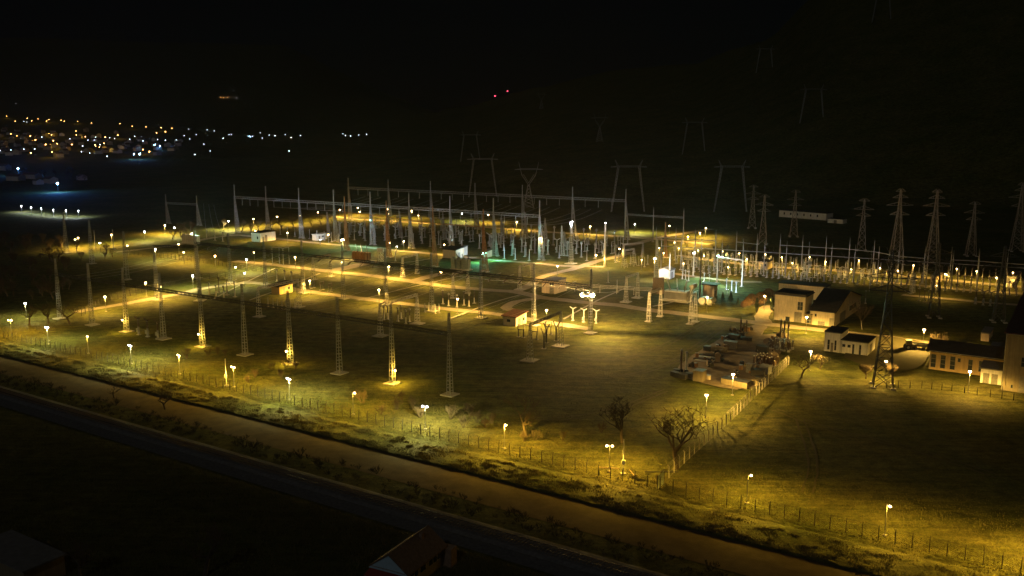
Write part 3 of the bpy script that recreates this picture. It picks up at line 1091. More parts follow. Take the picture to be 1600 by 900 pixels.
# small lamps clamped to tower feet
for i, (x, y, bi, pw) in enumerate(((188, 499, 2, 1.0), (309, 521, 4, 1.2), (447, 547.5, 6, 1.2), (615.5, 577.5, 8, 2.0))):
    b = G1[bi]
    h = height_at(b, y)
    sx = 1 if x > proj(b)[0] else -1
    o = put([("bracket", MB().bar((0, 0, 0), (0, .5, .1), .08).mesh("bracket", M["steel"])),
             ("lens", MB().ball((0, -.1, -.05), .22, 8, 5).mesh("lens", M["g_warm"]))], "tower_lamp",
            "small yellow lamp clamped to the foot of the %s front lattice tower" % ORD[bi], "lamp", b + Z * h + Vector((sx * .85, -.75, 0)), 0,
            "lamps clamped to the front towers")
    lamp_light('S', 2600 * pw, (sx * .15, -.65, -.2), o, street=False)

# ================================================================== FENCES
def fence(label, pts, n, h=2.1, mesh=True, m="fence", post_w=.125, name="chain_link_fence"):
    o = thing(name, label, "fence", pts[0])
    post = MB().bar((0, 0, 0), (0, 0, h), post_w).bar((0, 0, h), (0, .32, h + .3), post_w * .8).mesh("post", M[m])
    tot = [(pts[i + 1] - pts[i]).length for i in range(len(pts) - 1)]
    L = sum(tot)
    wires, net = MB(), MB()
    for i in range(len(pts) - 1):
        a, b = pts[i] - pts[0], pts[i + 1] - pts[0]
        d = (b - a).normalized()
        ang = math.atan2(d.y, d.x)
        k = max(1, round(n * tot[i] / L))
        for j in range(k + (i == len(pts) - 2)):
            link("post", post, o, a.lerp(b, j / k), ang, sc=(1, 1, random.uniform(.96, 1.04)))
        for zz in (.12, h * .5, h - .05):
            wires.bar(a + Z * zz, b + Z * zz, .025)
        nn = Vector((-d.y, d.x, 0))
        for q in (.12, .22, .32):
            wires.bar(a + nn * q + Z * (h + q * .9), b + nn * q + Z * (h + q * .9), .02)
        if mesh:
            s, stp = 0.0, .34
            while s < tot[i] - h:
                p = a + d * s
                e = p + d * (h - .2)
                f = .011
                net.poly([p + Z * .1 + d * -f, p + Z * .1 + d * f, e + Z * (h - .1) + d * f, e + Z * (h - .1) - d * f], [(0, 1, 2, 3)])
                net.poly([e + Z * .1 + d * -f, e + Z * .1 + d * f, p + Z * (h - .1) + d * f, p + Z * (h - .1) - d * f], [(0, 1, 2, 3)])
                s += stp
    link("strand_wires", wires.mesh("strand_wires", M[m]), o)
    if mesh:
        link("netting", net.mesh("netting", M[m]), o, kind="stuff")
    return o


fence("long chain link fence with angled post tops running along the road verge", [FENCE_A, FENCE_B], 124)
fence("pale post fence climbing from the front fence corner to the storage yard",
      [P(1045, 747), P(1069, 724), P(1121, 677), P(1141, 659), P(1195, 605), P(1216, 586), P(1232, 570)], 32, 2.3, m="concrete", post_w=.16)
fence("wire fence along the dark side of the left inner path", [P(128, 494), P(165, 472), P(222, 458), P(290, 440), P(352, 434)], 26, 2.2)
fence("wire fence crossing the lawn behind the left middle towers", [P(203, 398), P(250, 402), P(318, 411), P(372, 420), P(430, 428)], 34, 2.2, mesh=False)
fence("low wire fence on the lawn in front of the long low building", [P(1385, 606), P(1440, 607), P(1487, 611), P(1547, 620), P(1640, 634)], 14, 1.6, mesh=False)
g = thing("sheet_gate", "dark sheet metal panel standing at the corner of the front fence", "gate", P(1027, 765))
dv = P(1037, 757) - P(1027, 765)
link("panel", MB().hexa([(0, 0, .1), tuple(dv + Z * .1), tuple(dv + Vector((.06, .06, .1))), (.06, .06, .1), (0, 0, 2.6), tuple(dv + Z * 2.6),
                         tuple(dv + Vector((.06, .06, 2.6))), (.06, .06, 2.6)]).mesh("panel", M["green_paint"]), g)
for q in (Vector((0, 0, 0)), dv):
    link("post", MB().bar(q, q + Z * 2.7, .1).mesh("post", M["fence"]), g)

# two camera poles by the front fence
for x, y, yt, lab in ((973.7, 741, 686, "white camera pole beside the eleventh fence lamp"), (354, 603, 560.5, "white camera pole beside the sixth fence lamp")):
    b = P(x, y)
    h = height_at(b, yt)
    o = thing("camera_pole", lab, "pole", b, 0, "camera poles by the front fence")
    link("pole", MB().tube((0, 0, 0), (0, 0, h), .13, .07, 8).mesh("pole", M["white"]), o)
    link("cabinet", MB().box(-.3, .3, -.42, -.1, h * .3, h * .3 + .8).mesh("cabinet", M["white"]), o)
    link("footing", MB().box(-.5, .5, -.5, .5, 0, .25).mesh("footing", M["concrete"]), o)
for a, b, lab in (((935, 731), (968, 733), "pale fallen plank lying by the white camera pole"), ((983, 735), (992, 745), "short pale plank leaning by the front fence"),
                  ((1007, 738), (1060, 738), "dark hose lying along the ground behind the sheet panel")):
    p, q = P(*a), P(*b)
    o = link("plank" if "plank" in lab else "hose", MB().bar((0, 0, .12), tuple(q - p + Z * .12), .2).mesh("plank", M["timber" if "plank" in lab else "dark_steel"]), None, p)
    tag(o, lab, "plank" if "plank" in lab else "hose")


# ================================================================== BUILDINGS
def house(name, label, corner, left, right, ytop, wall="white", roof="flat", rmat="roof_dark", over=.35, rise=1.6, cat="building",
          opens=(), rot=None, depth=None, parapet=False, width=None, h=None, thick=.28):
    """corner: pixel of the nearest foot; left/right: columns of the two other feet in view"""
    c = P(*corner) if len(corner) == 2 else Vector(corner)
    a_dir, b_dir = -U, V
    if rot is not None:
        a_dir, b_dir = Vector((-math.cos(rot), -math.sin(rot), 0)), Vector((-math.sin(rot), math.cos(rot), 0))
    a = width or run_to(c, a_dir, left)
    b = depth or run_to(c, b_dir, right)
    h = h or height_at(c, ytop)
    rz = math.atan2(-a_dir.y, -a_dir.x)
    o = thing(name, label, cat, c, rz)                       # local x from -a to 0, y from 0 to b
    w = MB()
    if roof == "gable_u":                                   # ridge along local x
        w.poly([(-a, 0, 0), (0, 0, 0), (0, b, 0), (-a, b, 0), (-a, 0, h), (0, 0, h), (0, b, h), (-a, b, h), (-a, b / 2, h + rise), (0, b / 2, h + rise)],
               [(0, 1, 5, 4), (1, 2, 6, 9, 5), (2, 3, 7, 6), (3, 0, 4, 8, 7)])
    elif roof == "gable_v":
        w.poly([(-a, 0, 0), (0, 0, 0), (0, b, 0), (-a, b, 0), (-a, 0, h), (0, 0, h), (0, b, h), (-a, b, h), (-a / 2, 0, h + rise), (-a / 2, b, h + rise)],
               [(0, 1, 5, 8, 4), (1, 2, 6, 5), (2, 3, 7, 9, 6), (3, 0, 4, 7)])
    else:
        w.box(-a, 0, 0, b, 0, h)
    link("wall", w.mesh("wall", M[wall]), o)
    if roof == "flat":
        r = MB().box(-a - over, over, -over, b + over, h, h + thick)
        if parapet:
            for q in ((-a, 0, 0, .2), (-a, 0, b - .2, b), (-a, -a + .2, .2, b - .2), (-.2, 0, .2, b - .2)):
                r.box(*q, h + thick, h + thick + .5)
        link("roof", r.mesh("roof", M[rmat]), o)
    elif roof == "shed":
        r = MB().hexa([(-a - over, -over, h), (over, -over, h), (over, b + over, h + rise), (-a - over, b + over, h + rise),
                       (-a - over, -over, h + thick), (over, -over, h + thick), (over, b + over, h + rise + thick), (-a - over, b + over, h + rise + thick)])
        link("roof", r.mesh("roof", M[rmat]), o)
        w2 = MB().hexa([(-a, .05, h - .02), (0, .05, h - .02), (0, b, h - .02), (-a, b, h - .02),
                        (-a, .05, h), (0, .05, h), (0, b, h + rise * .93), (-a, b, h + rise * .93)])
        link("upper_wall", w2.mesh("upper_wall", M[wall]), o)
    else:
        t = thick
        for s in (0, 1):
            r = MB()
            if roof == "gable_u":
                y0, y1 = (-over, b / 2) if s == 0 else (b + over, b / 2)
                z0 = h - over * rise / (b / 2)
                c8 = [(-a - over, y0, z0), (over, y0, z0), (over, y1, h + rise), (-a - over, y1, h + rise)]
            else:
                x0, x1 = (over, -a / 2) if s == 0 else (-a - over, -a / 2)
                z0 = h - over * rise / (a / 2)
                c8 = [(x0, -over, z0), (x0, b + over, z0), (x1, b + over, h + rise), (x1, -over, h + rise)]
            c8 = [(x, y, z + .03) for x, y, z in c8]
            r.hexa(c8 + [(x, y, z + t) for x, y, z in c8])
            link("roof_slope", r.mesh("roof_slope", M[rmat]), o)
    if len(opens) >= 3:
        link("downpipe", MB().tube((-.15, -.1, 0), (-.15, -.1, h), .06, n=6).mesh("downpipe", M["grey_paint"]), o)
        link("gutter", MB().tube((-a, -over - .06, h - .02), (0, -over - .06, h - .02), .08, n=6).mesh("gutter", M["grey_paint"]), o)
        link("downpipe", MB().tube((-a + .15, -.1, 0), (-a + .15, -.1, h), .06, n=6).mesh("downpipe", M["grey_paint"]), o)
    for face, s0, s1, z0, z1, kind in opens:                # face 'l': along local x at y=0; 'r': along local y at x=0
        def bx(s0, s1, z0, z1, d0, d1):
            if face == 'l':
                return MB().box(-a + s0 * a, -a + s1 * a, -d1, -d0, z0, z1)
            return MB().box(d0, d1, s0 * b, s1 * b, z0, z1)
        Z0, Z1 = z0 * h, z1 * h
        if kind == "door":
            f = link("door", bx(s0, s1, Z0, Z1, -.02, .05).mesh("door", M["door"]), o)
            e = (s1 - s0) * .5
            link("handle", bx(s0 + e * 1.6, s0 + e * 1.75, (Z0 + Z1) / 2 - .1, (Z0 + Z1) / 2 + .1, .05, .1).mesh("handle", M["steel"]), f)
        elif kind == "strip":
            link("pilaster", bx(s0, s1, Z0, Z1, -.02, .12).mesh("pilaster", M[wall]), o)
        else:
            e = .07 / (a if face == 'l' else b)
            f = link("window", MB().poly([], []).mesh("window", M["white"]) if False else bx(s0, s1, Z0, Z1, -.02, .045).mesh("window", M["white" if kind == "window" else "door"]), o)
            n = max(1, round((s1 - s0) * (a if face == 'l' else b) / 1.1))
            m = max(1, round((Z1 - Z0) / 1.2))
            for i in range(n):
                for j in range(m):
                    u0 = s0 + (s1 - s0) * i / n + e
                    u1 = s0 + (s1 - s0) * (i + 1) / n - e
                    v0, v1 = Z0 + (Z1 - Z0) * j / m + .06, Z0 + (Z1 - Z0) * (j + 1) / m - .06
                    link("pane", bx(u0, u1, v0, v1, .045, .06).mesh("pane", M["glass"]), f)
    return o


house("relay_hut", "flat roofed hut with one white and one dark side below the second silver mast", (407, 378.5), 393, 431, 364.5, "white", over=.5,
      opens=[('l', .62, .78, .3, .62, "window"), ('r', .3, .45, 0, .72, "door")])
house("relay_hut", "small white hut with a pale roof below the third and fourth silver masts", (495, 376), 488, 511, 367, "white", rmat="white", over=.4,
      opens=[('r', .2, .32, 0, .75, "door"), ('r', .5, .75, .45, .75, "window")])
house("relay_hut", "pink hut with a grey door and dark window beside the crossing path", (867, 459.5), 846.5, 884.5, 440, "pink", rmat="roof_grey", over=.2,
      opens=[('l', .6, .92, 0, .5, "door"), ('l', .58, .94, .58, .86, "window")])
house("relay_hut", "small hut with a rust brown sloping roof on the front lawn", (806, 510.5), 786, 822.5, 496.5, "cream", "shed", "roof_brown", .5, .9,
      opens=[('r', .25, .45, 0, .8, "door"), ('r', .62, .85, .4, .8, "window"), ('l', .3, .6, .4, .75, "window")])
house("relay_hut", "hut with a dark overhanging roof standing under the pale portal", (437, 460.5), 424.5, 457.5, 448, "ochre", "shed", "roof_dark", 1.3, .7,
      opens=[('r', .3, .45, 0, .85, "door"), ('r', .6, .8, .4, .8, "window")])
house("relay_hut", "cream hut with a teal lit side behind the radiator drums", (712, 404.5), 692, 724.5, 391.5, "cream", "shed", "roof_dark", .4, .9,
      opens=[('r', .3, .55, 0, .7, "door")])
house("relay_hut", "little pale lean-to shed behind the cream and teal hut", (725, 399), 719, 730.5, 387, "white", "shed", "roof_grey", .3, .7)
house("relay_hut", "little teal lit hut beside the fourth rust brown mast", (762, 402), 757, 769, 393, "white", "shed", "roof_grey", .3, .6)
house("relay_hut", "small white hut with a grey low pitched roof on the green lawn", (1046, 436), 1029, 1054, 423, "white", "gable_v", "roof_grey", .35, .9,
      opens=[('r', .35, .6, 0, .75, "door")])
house("tall_hut", "narrow tall hut with a dark overhanging slab roof above the tanks", (1115, 464.5), 1098, 1120.5, 446, "pink", rmat="roof_dark", over=.9, thick=.35,
      opens=[('r', .2, .7, 0, .5, "door")])
house("relay_hut", "cream hut with a dark roof among the silver poles", (1199, 421.5), 1184, 1206.5, 409.5, "cream", rmat="roof_dark", over=.5,
      opens=[('l', .3, .5, 0, .7, "door"), ('l', .62, .85, .4, .75, "window")])
house("relay_hut", "small pale pink hut in the right part of the pole yard", (1462, 446.5), 1453.5, 1472, 432, "pink", rmat="roof_grey", over=.3,
      opens=[('l', .3, .6, 0, .75, "door")])
house("relay_hut", "low white hut at the right edge of the pole yard", (1581, 449.5), 1568, 1594, 443, "white", rmat="roof_grey", over=.3, opens=[('l', .4, .6, 0, .8, "door")])
house("office_building", "big cream office block with a tall window over its double door", (1257, 505), 1209, 1269, 464.5, "cream", rmat="roof_dark", over=.35, parapet=True,
      opens=[('l', .66, .9, 0, .4, "door"), ('l', .75, .92, .48, .8, "dark"), ('l', .38, .52, 0, .18, "dark")])
house("flat_block", "long flat roofed block behind the cream office block", (1289, 470), 1216, 1296, 449, "cream", rmat="roof_dark", over=.4)
hall = house("workshop_hall", "large workshop hall with a cream end wall and a huge dark pitched roof", (1303, 511), 1264.5, 1344, 489, "cream", "gable_u", "roof_dark", .5, 4.4,
             opens=[('l', .2, .28, .6, .8, "dark"), ('l', .8, .98, 0, .6, "door"), ('l', .34, .62, 0, .3, "door"), ('r', .2, .4, 0, .7, "door"), ('r', .55, .8, .4, .75, "dark")])
house("link_porch", "low dark link between the cream office block and the hall", (1268.5, 507), 1257.5, 1276, 492, "drab", rmat="roof_dark", over=.1,
      opens=[('l', .15, .85, .1, .7, "dark")])
house("white_shed", "left and taller part of the white shed with ribbed walls", (1313, 551.5), 1287, 1324, 521.5, "white", rmat="roof_dark", over=.12,
      opens=[('l', .02, .12, 0, .72, "strip"), ('l', .2, .34, .1, .62, "dark"), ('l', .4, .56, 0, .48, "door"), ('l', .62, .74, .1, .62, "dark"), ('l', .82, .92, 0, .72, "strip")])
house("white_shed", "right and lower part of the white shed with small dark windows", (1355, 557), 1313.6, 1366.5, 536.5, "white", rmat="roof_dark", over=.2,
      opens=[('l', .04, .16, .5, .72, "dark"), ('l', .24, .36, .5, .72, "dark"), ('l', .42, .5, .05, .8, "dark"), ('l', .56, .62, 0, .9, "strip"), ('l', .68, .76, .05, .8, "dark"),
             ('l', .82, .88, 0, .9, "strip"), ('l', .92, .98, 0, .9, "strip"), ('r', .3, .6, 0, .75, "door")])
house("long_low_building", "long low yellow building with a dark pitched roof and dark windows", (1569, 592), 1451, 1586, 561, "ochre", "gable_u", "roof_dark", .9, 1.7, depth=9.5,
      opens=[('l', .02, .09, .12, .8, "dark"), ('l', .15, .22, .12, .8, "dark"), ('l', .28, .35, .12, .8, "dark"), ('l', .38, .42, .55, .75, "dark"),
             ('l', .52, .58, .2, .75, "dark"), ('l', .66, .72, .2, .75, "dark"), ('l', .78, .86, 0, .8, "door")])
house("tall_building", "tall drab building with a rust brown roof at the right edge", (1655, 622), 1564, 1700, 531, "drab", "gable_u", "roof_brown", .4, 4.2,
      opens=[('l', .02, .06, .08, .95, "strip"), ('l', .16, .2, .06, .12, "dark"), ('l', .3, .42, .45, .62, "dark"), ('l', .3, .5, 0, .28, "door")])
house("garage", "low white garage with two pale doors against the tall building", (1564, 602), 1531, 1580, 580, "white", "shed", "roof_grey", .3, 1.6,
      opens=[('l', .12, .42, .0, .72, "door"), ('l', .52, .82, .0, .72, "door")])
house("brick_kiosk", "small pale kiosk standing alone on the dark lawn before the tall building", (1545, 534), 1532, 1551, 522, "pink", rmat="roof_grey", over=.15)
c, c2 = P(1217, 338.5), P(1291, 344.5)
rot = math.atan2((c2 - c).y, (c2 - c).x)
house("warehouse", "long low white building alone on the dark hillside", tuple(c2), None, None, None, "white", rmat="roof_dark", over=.1, rot=rot, width=(c2 - c).length, depth=9, h=4.4,
      opens=[('l', x, x + .03, .4, .75, "dark") for x in (.1, .24, .38, .52, .66, .8)])
c3, c4 = P(1293, 348), P(1317, 349.8)
house("warehouse", "short low white annex right of the long hillside building", tuple(c4), None, None, None, "white", rmat="roof_dark", over=.1,
      rot=math.atan2((c4 - c3).y, (c4 - c3).x), width=(c4 - c3).length, depth=6, h=2.6, opens=[('l', .4, .6, 0, .8, "door")])

# the crossing keeper's house beside the railway and a roof in the corner
ck = P(637, 929)
hs = house("crossing_house", "small house with a blue gable, red awning and brown roof beside the railway", tuple(ck), None, None, None, "pale_brick", "gable_v", "tile", .5, 2.1,
           width=5.6, depth=9.4, h=3.3, rot=math.atan2(FD.y, FD.x) + .1,
           opens=[('r', .06, .3, .5, .86, "window"), ('r', .34, .5, .5, .86, "window"), ('r', .58, .94, .5, .86, "window"), ('l', .4, .6, 0, .7, "door")])
link("gable_board", MB().poly([(-6.2, -.54, 2.9), (.6, -.54, 2.9), (-2.8, -.54, 5.3), (-6.2, -.42, 2.9), (.6, -.42, 2.9), (-2.8, -.42, 5.3)],
                             [(0, 1, 2), (5, 4, 3), (0, 3, 4, 1), (1, 4, 5, 2), (2, 5, 3, 0)]).mesh("gable_board", M["light_blue"]), hs)
link("awning", MB().hexa([(-6.1, -1.8, 2.25), (.2, -1.8, 2.25), (.2, -.02, 2.75), (-6.1, -.02, 2.75), (-6.1, -1.8, 2.33), (.2, -1.8, 2.33), (.2, -.02, 2.83), (-6.1, -.02, 2.83)])
     .mesh("awning", M["red"]), hs)
link("awning_post", MB().bar((-5.9, -1.7, 0), (-5.9, -1.7, 2.24), .14).bar((0, -1.7, 0), (0, -1.7, 2.24), .14).mesh("awning_post", M["light_blue"]), hs)
link("annex", MB().box(.0 - 1.2, 1.4, 9.41, 11.0, 0, 2.9).mesh("annex", M["brick"]), hs)
link("chimney", MB().box(-2.3, -1.8, 6.6, 7.2, 4.2, 5.9).mesh("chimney", M["brick"]), hs)
house("flat_shed", "grey flat roof of a shed in the bottom left corner", (40, 925), None, None, None, "drab", rmat="roof_grey", width=14, depth=6.0, h=3.0, over=.3,
      opens=[('l', .4, .5, 0, .7, "door")])

# ================================================================== SWITCHGEAR
def sheds(z0, z1, r, n, core=.6):
    """a ribbed porcelain profile"""
    p = [(r * core, z0)]
    s = (z1 - z0) / n
    for i in range(n):
        p += [(r * core, z0 + s * (i + .15)), (r, z0 + s * (i + .45)), (r * core, z0 + s * (i + .85))]
    return p + [(r * core, z1)]


def eq(kind, k=1.0, glaze="grey_glaze", steel="steel"):
    """switchgear on its support; k scales the 110 kV size"""
    ins = lambda z0, z1, r, n=9, x=0, y=0: ("insulator", MB().lathe(sheds(z0 * k, z1 * k, r * k, n), 8, (x * k, y * k, 0)).mesh("insulator", M[glaze]))
    ped = lambda h, w=.32, x=0: ("pedestal", MB().bar((x * k, 0, 0), (x * k, 0, h * k), w * k, w * k * .8).mesh("pedestal", M[steel]))
    foot = lambda x=0: ("footing", MB().box((x - .45) * k, (x + .45) * k, -.45 * k, .45 * k, 0, .18).mesh("footing", M["concrete"]))
    if kind == "ct":
        return [foot(), ped(2.3, .36), ins(2.3, 4.1, .2), ("head_tank", MB().lathe([(.22 * k, 4.1 * k), (.34 * k, 4.25 * k), (.34 * k, 4.75 * k), (.2 * k, 4.95 * k)], 10).mesh("head_tank", M["grey_paint"])),
                ("terminal", MB().tube((-.6 * k, 0, 4.5 * k), (.6 * k, 0, 4.5 * k), .05 * k, n=6).mesh("terminal", M["wire"]))]
    if kind == "breaker":                                    # Y shaped live head
        y = MB().bar((0, 0, 4.0 * k), (0, 0, 4.3 * k), .3 * k)
        a = [("chamber", MB().lathe(sheds(0, 1.3 * k, .17 * k, 6), 8).mesh("chamber", M[glaze]), (s * .1 * k, 0, 4.25 * k), (0, s * math.radians(62), 0)) for s in (-1, 1)]
        return [foot(), ped(2.2, .45), ("drive_box", MB().box(-.35 * k, .35 * k, -.55 * k, -.2 * k, .9 * k, 1.8 * k).mesh("drive_box", M["grey_paint"])),
                ins(2.2, 4.0, .22), ("joint", y.mesh("joint", M["grey_paint"]))] + a
    if kind == "post":
        return [foot(), ped(2.4, .26), ins(2.4, 3.9, .17), ("cap", MB().lathe([(.12 * k, 3.9 * k), (.16 * k, 4.05 * k), (.05 * k, 4.15 * k)], 8).mesh("cap", M["steel"]))]
    if kind == "arrester":
        ring = MB().tube((0, 0, 4.5 * k), (0, 0, 4.56 * k), .4 * k, n=10)
        return [foot(), ped(1.9, .3), ins(1.9, 4.5, .15, 13), ("ring", ring.mesh("ring", M["steel"]))]
    if kind == "isolator":                                   # two insulators on a frame with a blade
        fr = MB().bar((-1.2 * k, 0, 2.4 * k), (1.2 * k, 0, 2.4 * k), .22 * k)
        bl = MB().tube((-1.25 * k, 0, 3.85 * k), (1.25 * k, 0, 3.85 * k), .07 * k, n=6)
        return [foot(-.9), foot(.9), ped(2.4, .24, -.9), ped(2.4, .24, .9), ("cross_frame", fr.mesh("cross_frame", M[steel])),
                ins(2.5, 3.8, .16, 8, -1.1), ins(2.5, 3.8, .16, 8, 1.1), ("blade", bl.mesh("blade", M["wire"]))]
    if kind == "vhead":                                      # leaning pair of dark rods on a post
        a = [("rod", MB().lathe(sheds(0, 1.5 * k, .15 * k, 7), 8).mesh("rod", M[glaze]), (s * .08 * k, 0, 3.1 * k), (0, s * math.radians(28), 0)) for s in (-1, 1)]
        return [foot(), ped(2.9, .28), ("joint", MB().box(-.25 * k, .25 * k, -.2 * k, .2 * k, 2.9 * k, 3.12 * k).mesh("joint", M["grey_paint"]))] + a


KIT = {}


def gear(kind, k, glaze, steel="steel"):
    q = (kind, k, glaze, steel)
    if q not in KIT:
        KIT[q] = eq(*q)
    return KIT[q]


NAMES = dict(ct="current_transformer", breaker="circuit_breaker", post="post_insulator", arrester="surge_arrester", isolator="isolator", vhead="isolator")
WORDS = dict(ct="current transformer", breaker="circuit breaker", post="post insulator", arrester="surge arrester", isolator="isolator", vhead="isolator")

# the dark 400 kV yard between the silver gantry and the back road
O3 = G3[0]
uu = (G3[-1] - G3[0]).normalized()
vv = Vector((-uu.y, uu.x, 0))
bay = (G3[-1] - G3[0]).length / 8
rows = [(10, "arrester", 1.35, "nearest the silver gantry"), (18, "ct", 1.5, "second from the silver gantry"), (27, "breaker", 1.45, "third from the silver gantry"),
        (38, "isolator", 1.55, "fourth from the silver gantry"), (49, "post", 1.6, "fifth from the silver gantry"), (60, "isolator", 1.5, "next to the back road"),
        (70, "ct", 1.5, "under the far gantry")]
for v_, kind, k, wd in rows:
    for bi in range(2, 10):
        for ph in (-1, 0, 1):
            if random.random() < .08:
                continue
            p = O3 + uu * (bay * (bi + .5) + ph * bay * .29 + random.uniform(-.2, .2)) + vv * (v_ + random.uniform(-.3, .3))
            px, py = proj(p)
            if not (528 < px < 985) or (px > 880 and py > 408):
                continue
            put(gear(kind, k, "grey_glaze"), NAMES[kind], "grey %s on a support in the dark yard, row %s" % (WORDS[kind], wd), WORDS[kind], p,
                ANG + (math.pi / 2 if kind == "isolator" else 0), "dark yard %ss, row %s" % (WORDS[kind], wd))
# posts left of it, behind the small white hut
for i in range(11):
    put(gear("post", 1.3, "grey_glaze"), "post_insulator", "grey post insulator in the row behind the small white hut", "post insulator",
        P(415 + i * 11.5, 363.5 + i * 1.6), ANG, "post insulators behind the small white hut")

# the silver pole yard on the right
g7d = (G7[-1] - G7[0]).normalized()
g7n = Vector((-g7d.y, g7d.x, 0))
rows = [(-3.5, "isolator", .82, "in front of the front poles"), (4.5, "ct", .9, "just behind the front poles"), (10, "breaker", .95, "in the middle of the pole yard"),
        (17, "isolator", .9, "before the lit road in the pole yard"), (31, "post", .95, "behind the lit road in the pole yard"), (38, "isolator", .9, "under the rear poles")]
for v_, kind, k, wd in rows:
    for bi in range(len(G7) - 1):
        for ph in (-1, 0, 1):
            if random.random() < .1:
                continue
            p = G7[bi] + g7d * ((G7[1] - G7[0]).length * (.5 + ph * .27)) + g7n * (v_ + random.uniform(-.2, .2))
            px, py = proj(p)
            if px > 1625 or (1020 < px < 1062 and py > 412) or (px < 1010 and v_ < 3):
                continue
            put(gear(kind, k, "brown_glaze" if bi > 9 else "grey_glaze"), NAMES[kind], "%s %s %s" % ("brown" if bi > 9 else "grey", WORDS[kind], wd), WORDS[kind], p,
                ANG + (math.pi / 2 if kind == "isolator" else 0), "%s %ss %s" % ("brown" if bi > 9 else "grey", WORDS[kind], wd))


def row(kind, k, glaze, pix, label, group, steel="steel", rz=ANG):
    for x, y in pix:
        put(gear(kind, k, glaze, steel), NAMES[kind], label, WORDS[kind], P(x, y), rz, group)


def each(kind, k, glaze, pix, labels, group, steel="steel", rz=ANG):
    for (x, y), lab in zip(pix, labels):
        put(gear(kind, k, glaze, steel), NAMES[kind], lab, WORDS[kind], P(x, y), rz, group)


LMR = ("left", "middle", "right")
each("breaker", 1.15, "brown_glaze", [(217, 523), (231, 526), (247, 529)], ["dark circuit breaker beside the third front tower, %s one of three" % q for q in LMR], "breakers beside the third front tower")
each("breaker", .95, "grey_glaze", [(895, 501), (912, 503.5), (931.5, 505)], ["pale Y headed breaker right of the dark clamp portal, %s one of three" % q for q in LMR],
     "pale breakers on the lawn", "steel_pale")
each("arrester", 1.35, "brown_glaze", [(342, 457), (355, 461), (367, 464)], ["tall brown surge arrester left of the pale portal hut, %s one of three" % q for q in LMR], "brown arresters on the left")
each("ct", .95, "brown_glaze", [(327, 460), (338, 464), (350, 466)], ["short brown current transformer in front of the tall arresters, %s one of three" % q for q in LMR], "brown transformers on the left", "steel_pale")
each("ct", 1.1, "grey_glaze", [(433, 440), (445, 441.5), (456, 444)], ["pale current transformer behind the portal hut, %s one of three" % q for q in LMR], "transformers behind the portal hut", "steel_pale")
row("post", .85, "grey_glaze", [(419, 479), (427, 481), (434, 483), (441, 485), (447, 484), (454, 483), (461, 482)], "short pale post insulator under the pale portal beside the hut",
    "post insulators under the portal by the hut", "steel_pale")
row("isolator", .85, "brown_glaze", [(489, 450), (503, 453), (516, 456)], "brown isolator on the bright strip of path right of the hut", "isolators on the bright path", "dark_steel", ANG + math.pi / 2)
each("arrester", 1.1, "brown_glaze", [(692, 475), (725, 477), (741, 474)], ["brown surge arrester among the middle lattice towers, %s one of three" % q for q in LMR], "arresters at the middle towers", "steel_pale")
each("ct", .95, "brown_glaze", [(701, 478), (714, 480), (733, 479)], ["brown current transformer among the middle lattice towers, %s one of three" % q for q in LMR], "transformers at the middle towers", "steel_pale")
row("post", .8, "grey_glaze", [(664, 488), (670, 487), (680, 490), (686, 489)], "short pale post insulator right of the pale slanting portal", "post insulators by the slanting portal", "steel_pale")
row("ct", .95, "brown_glaze", [(600, 500), (606, 499), (622, 502), (627, 498), (634, 506), (640, 503)], "dark current transformer inside the pale slanting portal", "transformers inside the slanting portal", "steel_pale")
each("vhead", 1.35, "brown_glaze", [(850, 545), (854, 536), (869, 533)], ["dark two armed isolator at the clamp portal, %s one of three" % q for q in LMR], "isolators at the clamp portal", "dark_steel")
row("isolator", 1.0, "brown_glaze", [(814, 527), (835, 530), (857, 522)], "dark isolator frame behind the clamp portal", "isolator frames behind the clamp portal", "dark_steel")
row("arrester", 1.0, "brown_glaze", [(1352, 474), (1436, 470), (1444, 472), (1450, 474)], "dark surge arrester on the dark lawn behind the big pylons", "arresters behind the big pylons")
each("breaker", 1.15, "brown_glaze", [(1524, 475), (1536, 477), (1547, 478)], ["dark circuit breaker standing alone at the right, %s one of three" % q for q in LMR], "dark breakers at the right", "steel_pale")
row("post", 1.05, "grey_glaze", [(962, 410), (966, 409), (998, 415), (1003, 414), (1007, 417), (1012, 413), (985, 412), (993, 411)], "grey post insulator around the double portal", "posts around the double portal")
row("ct", .85, "grey_glaze", [(1100, 442), (1108, 445), (1135, 452), (1143, 455), (1150, 457), (1066, 436), (1071, 437), (1076, 439)], "white topped current transformer on the green lawn under the bright portal",
    "transformers under the bright portal", "steel_pale")
row("post", 1.35, "grey_glaze", [(820, 401), (775, 399), (800, 399), (788, 404), (805, 406), (827, 407)], "grey post insulator on the teal lit lawn edge", "posts on the teal lawn")
row("post", 1.3, "grey_glaze", [(323, 374), (336, 376), (348, 377.5)], "pale post insulator on the teal lawn right of the radiator bank", "posts right of the radiator bank", "steel_pale")
each("post", 1.2, "grey_glaze", [(950, 442), (964, 457), (618, 408)], ["thin pale post on the lawn left of the slim lattice mast", "short pale post under the low bright busbar", "pale short post on the lawn right of the white stand"],
     "single pale posts", "steel_pale")

# four thin posts with cross pieces on the dark lawn
o = thing("post_rack", "frame of thin upright posts with cross bars on the dark lawn below the first hut", "post rack", P(426, 414))
prev = None
for i, (x, y) in enumerate(((426, 414), (437, 413.5), (443, 415), (452, 413))):
    b = P(x, y) - P(426, 414)
    link("post", MB().bar(b, b + Z * 8.0, .22).mesh("post", M["steel"]), o)
    if prev is not None:
        link("cross_bar", MB().bar(prev + Z * 7.9, b + Z * 7.9, .2).mesh("cross_bar", M["steel"]), o)
    prev = b

